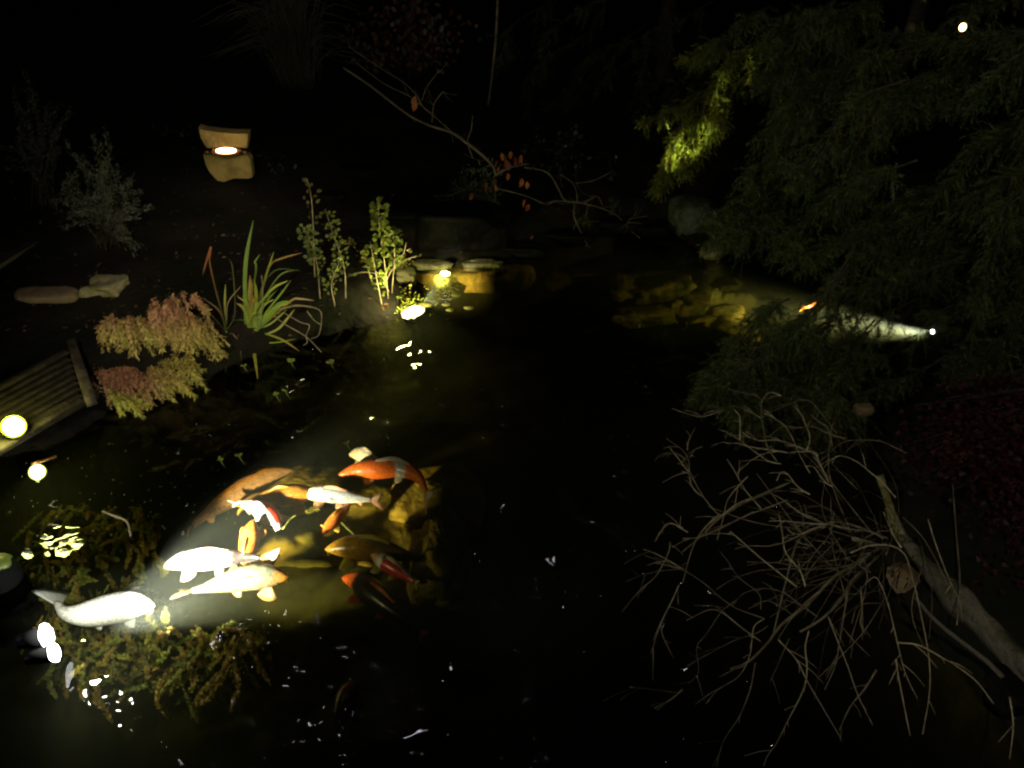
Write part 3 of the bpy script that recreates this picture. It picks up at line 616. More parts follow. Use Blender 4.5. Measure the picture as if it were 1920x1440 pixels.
for p, a, b_ in ((THICK, .0075, .0035), (TH2, .006, .003), (TH3[::-1], .006, .004), (TH4[::-1], .005, .003), (TH5[::-1], .0025, .002)):
    tube(mb, smooth_line([PZ(u, v, .10 + .1 * min(1, (Vector((u, v)) - root).length / 150)) for u, v in p]), a, b_, 7, wob=.4)
tube(mb, smooth_line([PZ(1665, 1035, -.05), PZ(1650, 1025, .10), PZ(1600, 1010, .22)], 8), .016, .009, 8, wob=.4)
mb.build('stems', M['greytwig'], sh)

# ------------------------------------------------------------------ conifer foliage
def tuft(mb, p, d, l, n, nl, cbase, droop=.3, wn=.0022):
    """a needle-clad shoot"""
    d = d.normalized(); pts = []
    for i in range(5): f = i / 4; pts.append(p + d * l * f + Vector((0, 0, -droop * l * f * f)))
    vs = []; fs = []; cs = []
    for i in range(n):
        f = (i + random.random()) / n; k_ = min(3, int(f * 4)); q = pts[k_].lerp(pts[k_ + 1], f * 4 - k_); ax = (pts[k_ + 1] - pts[k_]).normalized()
        e = rand_unit(); e = (e - ax * e.dot(ax)).normalized(); nd = (e + ax * random.uniform(.5, 1.1)).normalized(); s = nd.cross(ax).normalized() * wn
        ln = nl * random.uniform(.7, 1.15) * (1 - .35 * f); b0 = len(vs)
        vs += [q - s, q + s, q + nd * ln + s * .4, q + nd * ln - s * .4]; fs.append((b0, b0 + 1, b0 + 2, b0 + 3))
        g_ = random.uniform(.75, 1.25); c = tuple(x * g_ for x in cbase); cs += [c] * 4
    mb.add(vs, fs, cs)
    return pts
def conifer(name, label, group, base, trunk_top, branches, cbase, density=1.0, nl=.032, tr=.09):
    t = thing(name, label, 'tree', base, group)
    mb = MB(); tl = smooth_line([base + Vector((0, 0, -.05)), base.lerp(trunk_top, .5) + Vector((.06, 0, 0)), trunk_top], 20); tube(mb, tl, tr, tr * .4, 10, wob=.4)
    mb.build('trunk', M['bark'], t)
    bb = MB(); cr = MB()
    for pts, w in branches:
        line = smooth_line([Vector(p) for p in pts], 24); tube(bb, line, .0055 * w, .002, 5, wob=.3)
        L_ = sum((a - b_).length for a, b_ in zip(line, line[1:])); n = max(4, int(L_ * 26 * density))
        for i in range(n):
            f = random.uniform(.12, 1); k_ = min(22, int(f * 23)); q = line[k_].lerp(line[k_ + 1], f * 23 - k_); ax = (line[k_ + 1] - line[k_]).normalized()
            e = (rand_unit() * Vector((1, 1, .5)) + ax * .9 + Vector((0, 0, -.25))).normalized(); l = random.uniform(.07, .20) * w * (1.1 - .4 * f)
            pp = tuft(cr, q, e, l, int(l * 230), nl, tuple(x * random.uniform(.7, 1.2) for x in cbase))
            tube(bb, [pp[0], pp[2], pp[4]], .0016, .0008, 3)
            if l > .1:
                for h_ in range(2): tuft(cr, pp[1 + h_], (e + rand_unit() * .9).normalized(), l * .55, int(l * 120), nl * .9, cbase)
        tuft(cr, line[-2], ax, .07 * w, 22, nl, cbase)
    bb.build('branches', M['bark'], t); cr.build('crown', M['needle'], t)
    return t
def br(y0, y1, *px, w=1.0):
    n = len(px); return ([PY(u, v, y0 + (y1 - y0) * i / (n - 1), .12) for i, (u, v) in enumerate(px)], w)
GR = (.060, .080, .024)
main = []
# drooping branches sweeping left and down from the big tree at the right; dark holes are left between them
spec = [((2000, 60), (1850, 60), (1700, 90), (1560, 130), (1450, 170)), ((2000, 160), (1880, 170), (1760, 170), (1640, 210), (1540, 290), (1500, 340)),
 ((2000, 250), (1900, 240), (1830, 270), (1790, 330), (1740, 390), (1690, 420)), ((2000, 330), (1900, 330), (1830, 370), (1760, 430), (1640, 470), (1560, 520)),
 ((2000, 420), (1900, 430), (1820, 470), (1740, 510), (1640, 530), (1560, 560), (1500, 600)), ((1990, 500), (1900, 520), (1840, 560), (1800, 610)),
 ((1720, 300), (1640, 330), (1560, 370), (1500, 420), (1455, 470)), ((1700, 150), (1620, 180), (1560, 250), (1520, 330), (1470, 310)),
 ((1640, 350), (1560, 330), (1500, 320), (1450, 300)), ((1560, 180), (1500, 230), (1440, 290), (1400, 330)), ((1600, 470), (1540, 560), (1480, 620), (1400, 690), (1330, 730)),
 ((1560, 560), (1500, 610), (1440, 650), (1390, 680), (1350, 700)), ((1600, 520), (1560, 600), (1540, 680), (1545, 740)), ((1500, 590), (1460, 660), (1440, 720), (1425, 790)),
 ((1420, 650), (1390, 700), (1400, 760), (1420, 800)), ((1640, 600), (1600, 650), (1580, 700), (1560, 760)), ((1990, 600), (1900, 640), (1840, 690), (1800, 740)),
 ((2000, 20), (1900, 110), (1800, 200), (1760, 180)), ((1900, 330), (1880, 420), (1850, 520), (1830, 600)), ((1960, 380), (1930, 480), (1900, 580), (1880, 660)),
 ((1460, 440), (1400, 400), (1370, 430), (1340, 420)), ((1480, 560), (1440, 580), (1400, 610), (1370, 640)), ((1420, 600), (1370, 660), (1335, 700), (1318, 740))]
spec += [((1700, 420), (1600, 450), (1520, 480), (1470, 470)), ((1640, 560), (1580, 640), (1500, 660), (1440, 740)), ((1560, 600), (1480, 640), (1400, 660), (1345, 720)), ((1500, 640), (1440, 690), (1390, 730), (1375, 770)), ((1590, 640), (1560, 700), (1545, 760), (1550, 800)),
 ((1990, 480), (1950, 560), (1900, 600), (1870, 700)), ((1990, 120), (1950, 240), (1920, 340), (1900, 420)), ((1840, 20), (1760, 60), (1640, 60), (1560, 40)), ((1760, 440), (1700, 520), (1640, 540), (1600, 580)), ((2000, 680), (1940, 700), (1880, 740), (1840, 800)),
 ((1660, 220), (1600, 260), (1600, 330), (1580, 400)), ((1500, 420), (1450, 400), (1400, 440), (1350, 450)), ((1990, 540), (1930, 640), (1840, 640), (1790, 700))]
for i, s_ in enumerate(spec): main.append(br(3.9 + .5 * math.sin(i * 1.7), 4.2 + .45 * math.cos(i * 2.3) - (.5 if s_[-1][1] > 650 else 0), *s_, w=1.15))
for s_ in (((1820, 640), (1720, 700), (1640, 730), (1580, 770)), ((1720, 560), (1650, 600), (1600, 670)), ((1790, 570), (1740, 600), (1706, 655)), ((1680, 660), (1620, 690), (1560, 700)), ((1600, 590), (1540, 620), (1480, 660))): main.append(br(3.9, 3.7, *s_, w=.75))
kk = 0
hol = [(1500, 555, 1770, 700), (1270, 430, 1520, 590), (1690, 215, 1830, 330), (1480, 400, 1560, 470)]
while kk < 62:
    u = random.uniform(1400, 1960); v = random.uniform(-20, 760)
    if u < 1400 + max(0, 300 - v) * .1 or (v > 600 and u > 1780) or (v > 700 and u > 1640): continue
    e = (u - random.uniform(60, 130), v + random.uniform(30, 110))
    if any(a < q[0] < c and b_ < q[1] < d for a, b_, c, d in hol for q in ((u, v), e, ((u + e[0]) / 2, (v + e[1]) / 2), (e[0] + 10, e[1] - 10))): continue
    kk += 1; y0_ = random.uniform(4.2, 5.2); main.append(br(y0_, y0_ - .25, (u, v), ((u + e[0]) / 2, (v + e[1]) / 2 - 10), e, w=1.15))
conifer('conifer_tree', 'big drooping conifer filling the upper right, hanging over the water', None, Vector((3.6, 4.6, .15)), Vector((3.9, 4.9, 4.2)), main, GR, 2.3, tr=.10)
back = []
spec2 = [((1560, 20), (1470, 60), (1400, 90), (1355, 130)), ((1540, 60), (1440, 110), (1370, 180), (1330, 250), (1300, 300)), ((1380, 110), (1340, 160), (1345, 200), (1352, 235)),
 ((1420, 90), (1350, 150), (1290, 210), (1262, 280), (1240, 350)), ((1330, 150), (1290, 190), (1250, 210), (1205, 228)), ((1340, 170), (1310, 230), (1285, 280)), ((1290, 220), (1262, 260), (1268, 300), (1280, 325)),
 ((1500, 150), (1480, 220), (1460, 270), (1450, 300)), ((1360, 60), (1320, 90), (1290, 110)), ((1300, 240), (1270, 300), (1245, 330), (1232, 355))]
for i, s_ in enumerate(spec2): back.append(br(5.9, 5.6 + .12 * math.sin(i * 3), *s_, w=.9))
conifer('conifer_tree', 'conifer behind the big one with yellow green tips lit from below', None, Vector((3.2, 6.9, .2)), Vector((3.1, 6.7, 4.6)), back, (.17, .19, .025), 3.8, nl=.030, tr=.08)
dimb = []
for i in range(16):
    u = 960 + (i * 53) % 330; v = 30 + (i * 71) % 330; dimb.append(br(8.2, 7.6, (u + 120, v - 60), (u + 60, v - 20), (u, v + 20), (u - 20, v + 80), w=1.7))
conifer('conifer_tree', 'faint dark conifer behind the bare branches near the top centre', None, Vector((1.6, 8.8, .3)), Vector((1.4, 8.8, 4.6)), dimb, (.06, .075, .03), .7, nl=.05, tr=.1)

# thin sapling stem and slender leaning stem
for u0, v0, u1, v1, y, lb, m_ in ((934, -40, 918, 178, 8.0, 'thin pale upright stem at the top centre', 'greytwig'), (1585, 30, 1545, 185, 4.9, 'thin leaning brown stem inside the big conifer', 'twig')):
    mb = MB(); a = PY(u0, v0, y); b_ = PY(u1, v1, y - .1); c = onground(u1 - 10, v1 + (160 if y > 6 else 420)) if y > 6 else Vector((b_.x - .1, b_.y, .1))
    tube(mb, smooth_line([a, a.lerp(b_, .5) + Vector((.02, 0, 0)), b_] + ([Vector((b_.x - .03, b_.y, .3))] if y > 6 else []), 22), .012 if y > 6 else .009, .012 if y > 6 else .006, 6, wob=.4)
    tag(recentre(mb.build('sapling_stem', M[m_])), lb, 'stem')
# bark branch crossing the right beam
mb = MB(); tube(mb, smooth_line([PY(1588, 502, 3.9), PY(1560, 540, 3.85), PY(1530, 575, 3.8), PY(1500, 605, 3.8), PY(1470, 640, 3.8)], 20), .009, .006, 6, wob=.5)
for i in range(10):
    p = PY(1610 + i * 14, 575 + (i * 37) % 70, 3.8); tube(mb, smooth_line([p, p + Vector((-.02, 0, -.05)), p + Vector((-.05, 0, -.12))], 5), .003, .0012, 4)
tube(mb, smooth_line([PY(1705, 640, 3.8), PY(1690, 610, 3.8), PY(1700, 590, 3.8), PY(1712, 575, 3.8)], 8), .003, .002, 4)
tag(recentre(mb.build('bare_branch', M['bark'])), 'grey barked branch crossing the left end of the right hand light beam', 'branch')

# ------------------------------------------------------------------ bare branches with dead leaves in the centre
D_ = [[(40,260),(200,370),(330,450),(410,520),(460,600),(530,660),(620,740)],[(10,380),(160,480),(300,590),(400,660),(510,710),(620,745),(700,800),(780,860),(850,930),(870,990)],
[(80,350),(240,470),(380,540),(460,600)],[(540,410),(480,490),(455,560)],[(570,515),(520,590),(510,690)],[(740,650),(730,730),(710,800),(740,890)],
[(870,980),(960,940),(1060,920)],[(1030,940),(1160,970),(1220,1060),(1260,1130),(1340,1140),(1460,1170),(1560,1220),(1620,1290),(1680,1340)],[(1230,980),(1310,1040),(1330,1140)],
[(1310,1150),(1310,1220),(1350,1310),(1385,1380)],[(1385,1160),(1370,1240),(1350,1310)],[(1600,1240),(1660,1225),(1730,1215)],[(1610,1250),(1680,1255)],[(1370,1140),(1440,1105),(1470,1160)],
[(550,1155),(620,1200),(700,1225),(800,1190)],[(520,1100),(600,1100),(690,1070)],[(870,1060),(960,1080),(1060,1110),(1150,1150),(1200,1130),(1320,1140)],[(1320,1030),(1420,1015),(1530,960)],[(860,990),(850,1080),(845,1200)]]
TR = onground(922, 420)
M['treetwig'] = mat('dim_twig', (.10, .085, .065), .7, .4, nscale=18)
t = thing('bare_tree', 'low leafless tree with a few dead orange leaves at the far bank', 'tree', TR)
mb = MB()
for k_, p in enumerate(D_):
    q = crop((640, 0), 3, p); yb = 5.75 + .12 * math.sin(k_ * 1.9)
    tube(mb, smooth_line([PY(u, v, yb) for u, v in q]), .0035 if k_ not in (1, 6, 7) else .0075, .0032 if k_ != 1 else .011, 5, wob=.4)
    for _ in range(4):
        i = random.randrange(len(q)); a = PY(q[i][0], q[i][1], yb); e = rand_unit() * .12; tube(mb, smooth_line([a, a + e * .5, a + e + Vector((0, 0, .02))], 5), .002, .001, 4)
mb.build('branches', M['treetwig'], t)
mb = MB(); tube(mb, smooth_line([TR + Vector((0, 0, -.05)), PY(925, 380, 5.75), PY(928, 335, 5.75)], 10), .02, .012, 8, wob=.4); mb.build('trunk', M['bark'], t)
mb = MB()
for (x, y) in [(415, 540), (418, 565), (930, 870), (970, 880), (1015, 870), (890, 930), (940, 970), (1020, 1000), (1045, 1020), (815, 1025), (745, 1100), (745, 1160), (735, 1085), (1035, 1120), (1055, 1150), (910, 1070), (900, 860), (1010, 890), (880, 900), (905, 950), (925, 900), (950, 850), (865, 1040)]:
    u, v = 640 + x / 3, y / 3; p = PY(u, v, 5.72 + random.uniform(-.05, .05)); s = random.uniform(.05, .085)
    leaflet(mb, p, Vector((random.uniform(-.4, .4), random.uniform(-.3, .3), -1)), rand_unit(), s, s * .6, (.3, .1, .04))
mb.build('leaves', M['deadleaf'], t)
# leafy dark bush under it
def bush(name, label, c, rx, ry, rz, n, ll, lw, cols, cat='shrub', stems=8, group=None, up=.3, narrow=False):
    t = thing(name, label, cat, Vector((c[0], c[1], max(.02, c[2] - rz))), group); mb = MB(); sb = MB(); base = Vector((c[0], c[1], c[2] - rz))
    ends = []
    for i in range(stems):
        e = rand_unit(); e = Vector((c[0] + e.x * rx * .85, c[1] + e.y * ry * .85, c[2] + abs(e.z) * rz * .9 if up > 0 else c[2] + e.z * rz * .8)); mid = base.lerp(e, .55) + Vector((0, 0, .12 * rz))
        ln = smooth_line([base, mid, e], 12); ends.append(ln); tube(sb, ln, .004 + .004 * rx, .0015, 5)
    for i in range(n):
        ln = ends[random.randrange(stems)]; k_ = random.randrange(4, 12); p = ln[k_] + rand_unit() * Vector((rx, ry, rz)) * .28 * random.random() ** .5 * 1.2
        d = (rand_unit() + Vector((0, 0, up)) + (p - base).normalized() * .6).normalized(); c_ = cols[random.randrange(len(cols))]; g_ = random.uniform(.7, 1.25)
        if narrow: leaflet(mb, p, d, rand_unit(), ll * random.uniform(.6, 1.2), lw, tuple(x * g_ for x in c_))
        else: leaflet(mb, p, d, (Vector((0, 0, 1)) + rand_unit()).normalized(), ll * random.uniform(.6, 1.2), lw * random.uniform(.8, 1.2), tuple(x * g_ for x in c_))
    sb.build('stems', M['bark'], t); mb.build('foliage', M['leaf'], t); return t
def bpx(u, v, y): return PY(u, v, y, .1)
p = bpx(905, 375, 5.9); bush('shrub', 'small grey green shrub at the foot of the leafless tree', p, .26, .2, .26, 900, .05, .012, [(.07, .09, .06), (.05, .07, .04)], narrow=True)
# silvery feathery shrubs upper left
def feathery(label, tips, base_px, y, n, cc, group=None):
    b0 = onground(*base_px); t = thing('silver_shrub', label, 'shrub', b0, group); mb = MB(); sb = MB()
    for (u, v) in tips:
        for r_i in range(n):
            e = PY(u + random.gauss(0, 12), v + random.gauss(0, 16), y + random.gauss(0, .12), .12); m_ = b0.lerp(e, .5) + Vector((random.gauss(0, .05), random.gauss(0, .05), .10))
            ln = smooth_line([b0 + Vector((random.gauss(0, .05), random.gauss(0, .05), 0)), m_, e], 16); tube(sb, ln, .003, .001, 3)
            for i in range(90):
                k_ = random.randrange(5, 15); q = ln[k_].lerp(ln[k_ + 1], random.random()); ax = (ln[k_ + 1] - ln[k_]).normalized()
                d = (ax + rand_unit() * .7).normalized(); q = q + rand_unit() * .018; g_ = random.uniform(.5, 1.3)
                leaflet(mb, q, d, rand_unit(), random.uniform(.018, .036), .004, tuple(x * g_ for x in cc))
    sb.build('stems', M['bark'], t); mb.build('foliage', M['leaf'], t)
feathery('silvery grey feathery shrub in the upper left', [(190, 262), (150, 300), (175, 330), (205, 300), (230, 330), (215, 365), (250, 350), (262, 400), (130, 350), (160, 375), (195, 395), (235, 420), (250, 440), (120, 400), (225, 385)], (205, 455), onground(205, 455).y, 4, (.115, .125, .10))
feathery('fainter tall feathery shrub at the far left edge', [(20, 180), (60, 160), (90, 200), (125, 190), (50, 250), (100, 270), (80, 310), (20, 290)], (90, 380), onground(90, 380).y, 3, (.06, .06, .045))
p = bpx(550, 90, 8.6); t = thing('ornamental_grass', 'faint tall grass clump at the top left of centre', 'grass clump', Vector((p.x, p.y, .25))); mb = MB()
for i in range(260):
    a = random.uniform(0, 6.28); r = random.uniform(.1, .95); b0 = Vector((p.x + random.gauss(0, .08), p.y + random.gauss(0, .08), .25)); e = Vector((math.cos(a) * r, math.sin(a) * r, 0)); h_ = random.uniform(.8, 1.7) * (1.1 - .4 * r)
    blade(mb, smooth_line([b0, b0 + e * .35 + Vector((0, 0, h_ * .75)), b0 + e + Vector((0, 0, h_ * (.9 - .3 * r)))], 9), .007, (.07, .07, .04), (.08, .075, .05))
mb.build('leaves', M['leaf'], t)
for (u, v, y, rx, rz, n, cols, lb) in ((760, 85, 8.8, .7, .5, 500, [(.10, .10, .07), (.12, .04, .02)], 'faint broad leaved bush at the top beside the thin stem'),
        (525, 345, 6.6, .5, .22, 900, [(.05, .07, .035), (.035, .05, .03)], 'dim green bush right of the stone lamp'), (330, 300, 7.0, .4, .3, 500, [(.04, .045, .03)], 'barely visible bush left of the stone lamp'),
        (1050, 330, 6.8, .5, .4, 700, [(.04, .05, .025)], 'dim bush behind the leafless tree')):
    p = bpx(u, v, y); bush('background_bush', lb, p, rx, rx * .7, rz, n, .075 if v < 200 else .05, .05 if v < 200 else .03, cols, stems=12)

# red maple
mc = MB(); ms_ = MB(); t = thing('japanese_maple', 'dark red leaved maple at the right edge above the driftwood', 'tree', Vector((2.9, 2.95, .12)))
base = Vector((2.75, 2.9, .12)); tube(ms_, smooth_line([base, base + Vector((-.05, 0, .35)), base + Vector((-.2, -.02, .7))], 10), .03, .016, 8, wob=.4); ms_.build('trunk', M['bark'], t); ms_ = MB()
for i in range(80):
    u = random.uniform(1680, 1990); v = random.uniform(735, 1120); 
    if (u - 1650) < (v - 760) * .55: u += 170
    y = 2.95 - (v - 735) / 385 * .75; e = PY(u, v, y, .15)
    ln = smooth_line([base + Vector((-.1, 0, .5)), base.lerp(e, .6) + Vector((0, 0, .2)), e], 12); tube(ms_, ln, .004, .0015, 4)
    for q in range(60):
        c = ln[random.randrange(7, 12)] + rand_unit() * .09; n_ = (Vector((0, 0, 1)) + rand_unit() * .6).normalized(); a0 = rand_unit().cross(n_).normalized(); g_ = random.uniform(.6, 1.3)
        for f in range(5):
            an = (f - 2) * .62; d = a0 * math.cos(an) + n_.cross(a0) * math.sin(an); l = .024 * (1 - abs(f - 2) * .15)
            mc.add([c, c + d * l * .5 + n_.cross(d) * .003, c + d * l, c + d * l * .5 - n_.cross(d) * .003], [(0, 1, 2, 3)], (.032 * g_, .007 * g_, .006 * g_))
ms_.build('branches', M['bark'], t); mc.build('crown', M['leaf'], t)

# ------------------------------------------------------------------ iris clumps and leafy stems
def clump(label, base_px, leaves, y0, o=(380, 400), s=4.8):
    b0 = onground(*base_px); t = thing('iris_plant', label, 'plant', b0, 'strap leaved plants at the left bank'); mb = MB()
    for k_, (p, w_, c0, c1) in enumerate(leaves):
        q = crop(o, s, p); pts = []
        for i, (u, v) in enumerate(q):
            y = y0 + .14 * math.sin(k_ * 2.1) * i / len(q); pts.append(PY(u, v, y, .015))
        blade(mb, smooth_line(pts), w_, c0, c1)
    mb.build('leaves', M['leaf'], t); return t
Gn, Yg, Or, Br, Pl, Dk = (.22, .36, .05), (.50, .50, .08), (.5, .28, .06), (.28, .17, .07), (.6, .45, .25), (.07, .10, .02)
yb = onground(472, 632).y
G_ = [([(385,1000),(380,600),(400,350),(455,65)],.021,Gn,(.2,.28,.07)),([(395,990),(410,700),(430,560)],.018,Yg,Br),([(490,1050),(580,950),(700,820),(780,790)],.024,Gn,Gn),([(480,1060),(560,980),(640,850)],.02,Gn,Gn),
([(570,1090),(680,1040),(760,950),(830,860)],.013,Yg,Yg),([(560,1080),(720,1140),(870,1240)],.011,Gn,Or),([(470,1090),(450,1180),(470,1300),(495,1490)],.019,Gn,(.5,.42,.06)),([(480,1050),(720,860),(850,830),(1015,850)],.013,Gn,Or),
([(560,1000),(790,790),(880,770),(1000,785)],.011,Br,Pl),([(520,800),(640,670),(770,605)],.013,Gn,Yg),([(560,900),(700,730),(795,600)],.010,Gn,Gn),([(480,900),(570,570),(600,470),(640,345)],.011,Dk,Yg),([(500,800),(600,480),(730,400),(895,355)],.010,Dk,Or),
([(500,850),(650,610),(740,530),(860,510)],.008,Dk,Gn),([(450,1010),(480,860),(480,700),(460,590)],.018,Yg,Gn),([(430,900),(480,500),(470,440),(515,370)],.011,Dk,Gn),([(520,940),(540,860),(600,760),(680,680)],.012,Gn,Gn),([(500,1150),(640,1165),(840,1130)],.006,Gn,Yg),
([(440,1020),(500,900),(540,830),(560,760)],.016,Gn,Yg),([(470,1030),(560,920),(650,830),(720,790)],.018,Gn,Gn),([(410,1000),(430,800),(440,640),(420,560)],.014,Br,Or),([(450,1000),(520,700),(600,560),(700,500),(880,520)],.007,Dk,Dk),([(460,1050),(600,1000),(720,900),(760,860)],.011,Gn,Yg),([(400,1010),(360,960),(280,965)],.006,Gn,Dk)]
for k_ in range(26):
    x0 = random.uniform(400, 520); a = random.uniform(-.5, 1.25); L_ = random.uniform(180, 420)
    G_.append(([(x0, 1030), (x0 + math.sin(a) * L_ * .45, 1000 - math.cos(a) * L_ * .5), (x0 + math.sin(a) * L_, 1010 - math.cos(a) * L_ * .75)], random.uniform(.008, .015), random.choice([Gn, Gn, Yg]), random.choice([Gn, Yg, Or])))
t1 = clump('tall green iris clump with one upright blade and yellowing arched leaves', (472, 632), G_, yb)
mb = MB()
for p in ([(640,880),(860,830),(1050,870),(1065,1000),(1040,1100),(970,1130)],[(740,900),(880,980),(960,1010),(930,1100),(940,1160),(905,1190)],[(650,930),(760,1010),(930,1110),(1070,1250)],[(940,880),(1000,960),(1060,1000)],[(490,1050),(520,1000),(540,700),(530,560)]):
    tube(mb, smooth_line([PY(u, v, yb - .03, .015) for u, v in crop((380, 400), 4.8, p)]), .0032, .0022, 5)
mb.build('stems', M['twig'], t1)
S_ = [([(215,1060),(190,1200),(170,1380)],.016,Gn,(.3,.36,.06)),([(250,1080),(280,1230),(300,1320)],.013,Gn,(.3,.36,.06)),([(270,1080),(330,1170),(350,1330)],.008,Br,Dk),([(210,1060),(150,880),(0,760)],.009,Dk,Br),([(215,1000),(200,820),(205,640)],.012,Dk,Yg),
([(220,960),(230,800),(350,650)],.005,Br,Pl),([(200,1080),(120,1180),(60,1340)],.011,Br,Or),([(210,1080),(205,1250),(210,1440)],.008,Br,Dk),([(215,1040),(120,700),(60,420),(75,300)],.008,Dk,(.35,.10,.04)),([(60, 420),(75,300),(20,480),(0,560)],.009,(.35,.10,.04),(.25,.1,.04)),([(210,1060),(290,900),(270,500),(230,400)],.006,Dk,Dk),([(200,1050),(60,900),(-60,860)],.007,Dk,Br)]
clump('smaller iris clump between the juniper and the tall iris', (424, 612), S_, onground(424, 612).y)
# upright leafy stems
LS = [([(728, 560), (722, 500), (712, 430), (708, 375)], 110, .022, (.22, .26, .04), 'tallest leafy yellow green stem left of the boulder'),
      ([(674, 590), (668, 520), (655, 450)], 150, .020, (.34, .30, .05), 'dense yellow leafy stem left of the far lamp'),
      ([(648, 560), (645, 500), (625, 440), (610, 392)], 80, .017, (.16, .19, .04), 'thin leafy stem with a forward lean'),
      ([(600, 560), (595, 500), (585, 460), (570, 425)], 90, .018, (.14, .18, .04), 'leafy stem nearest the tall iris'),
      ([(735, 550), (740, 470), (735, 430)], 100, .020, (.12, .15, .03), 'short dark leafy stem beside the tallest one'),
      ([(590, 520), (586, 400), (580, 350), (574, 336)], 14, .020, (.16, .14, .04), 'hanging pair of olive leaves on a thin stalk')]
LS += [([(692, 585), (692, 530), (684, 474)], 90, .018, (.30, .30, .05), 'yellowish leafy stem just right of the dense yellow one'),
      ([(716, 572), (706, 520), (694, 452)], 70, .018, (.20, .24, .04), 'leafy stem leaning left in front of the tallest one'),
      ([(628, 574), (622, 530), (642, 478)], 60, .016, (.16, .20, .04), 'low leafy stem curving right beside the thin leaning one'),
      ([(762, 540), (752, 510), (762, 484)], 40, .016, (.30, .28, .06), 'short yellow leafy stem beside the dry twig')]
for pl, n, ll, cc, lb in LS:
    b0 = onground(*pl[0]); t = thing('leafy_stem', lb, 'plant', b0, 'leafy stems at the far left bank'); y0 = b0.y
    ln = smooth_line([b0] + [PY(u, v, y0) for u, v in pl[1:]], 24); mb = MB(); tube(mb, ln, .004, .002, 5); mb.build('stem', M['twig'], t); mb = MB()
    for i in range(n):
        k_ = int(23 * (.25 + .75 * random.random() ** .8)); p = ln[min(23, k_)]; e = rand_unit(); e.z *= .4; q = p + e * random.uniform(.01, .05); g_ = random.uniform(.6, 1.3)
        leaflet(mb, q, (e + Vector((0, 0, .2))).normalized(), (Vector((0, -.6, .7)) + rand_unit() * .6).normalized(), ll * random.uniform(.7, 1.3) * 1.5, ll * 1.4, tuple(x * g_ for x in cc))
    mb.build('leaves', M['leaf'], t)
t = thing('dry_twig', 'forked brown dry twig at the water edge by the far lamp', 'twig', onground(738, 560)); mb = MB()
for p in ([(738, 560), (720, 528), (728, 505), (735, 470)], [(722, 530), (737, 503), (755, 480), (762, 455)], [(730, 512), (755, 490), (782, 480)], [(722, 527), (700, 505), (680, 500)], [(690, 505), (702, 540), (714, 572)], [(722, 525), (700, 512), (670, 512), (640, 525)], [(762, 470), (770, 466)]):
    tube(mb, smooth_line([PY(u, v, 4.72, .01) for u, v in p]), .004, .002, 5)
mb.build('stalk', M['twig'], t)
mb = MB()
for u, v in ((785, 480), (768, 470), (700, 590), (688, 585), (675, 590), (695, 580), (762, 540), (770, 538)):
    leaflet(mb, PY(u, v, 4.7, .02), rand_unit(), Vector((0, -.5, 1)), .03, .028, (.4, .38, .08))
mb.build('leaves', M['leaf'], t)
# ------------------------------------------------------------------ junipers: feathery drooping sprays
def juniper(label, anchors, y0, cg, cr_):
    b0 = onground(*anchors[0][0]); t = thing('juniper', label, 'shrub', b0, 'low junipers at the left bank'); mb = MB(); sb = MB()
    for (a, e, n, rust) in anchors:
        for i in range(n):
            j = random.uniform(-1, 1); ua, va = a[0] + j * 22, a[1] + random.uniform(-12, 16); ue, ve = e[0] + j * 34 + random.uniform(-10, 10), e[1] + random.uniform(-26, 12)
            ya = y0 + random.uniform(-.02, .14); p0 = PY(ua, va, ya, .10); p2 = PY(ue, ve, ya - .10 - random.random() * .08, .05); p1 = p0.lerp(p2, .5) + Vector((0, -.03, .05))
            ln = smooth_line([p0, p1, p2], 12); tube(sb, ln, .003, .001, 3); L_ = (p2 - p0).length
            for k_ in range(2, 12):
                q = ln[k_]; ax = (ln[k_] - ln[k_ - 1]).normalized(); f = k_ / 11
                for h_ in range(7):
                    d = (ax * 1.0 + rand_unit() * .75 + Vector((0, 0, -.15))).normalized(); l = random.uniform(.015, .04)
                    r = rust * (1.3 - f * .9) + random.uniform(-.15, .15); c0 = lerp3(cg, cr_, r); g_ = random.uniform(.7, 1.3)
                    s = d.cross(rand_unit()).normalized() * .0026
                    for z_ in range(3):
                        pz = q + d * l * z_ / 3; dd = (d + rand_unit() * .5).normalized() * l * .45
                        mb.add([pz - s, pz + s, pz + dd + s * .3, pz + dd - s * .3], [(0, 1, 2, 3)], tuple(x * g_ for x in c0))
    sb.build('branches', M['bark'], t); mb.build('foliage', M['leaf'], t)
jg, jr = (.42, .42, .08), (.52, .28, .16)
juniper('upper juniper with rusty tops and yellow green drooping tips', [((232, 592), (228, 655), 26, .8), ((255, 600), (262, 650), 20, .5), ((308, 560), (318, 640), 26, 1.2), ((340, 575), (352, 645), 26, .9), ((360, 600), (392, 662), 20, .6), ((292, 605), (296, 640), 10, .8), ((345, 555), (356, 590), 6, 1.3)], onground(300, 640).y, jg, jr)
juniper('lower juniper, mostly rust brown, drooping over the water', [((168, 680), (195, 740), 22, 1.3), ((225, 690), (240, 755), 26, 1.3), ((262, 695), (275, 745), 26, 1.1), ((300, 695), (320, 738), 24, .5), ((335, 675), (352, 715), 20, .3), ((238, 740), (246, 772), 6, .0), ((185, 665), (178, 720), 10, 1.4)], onground(260, 735).y, jg, jr)

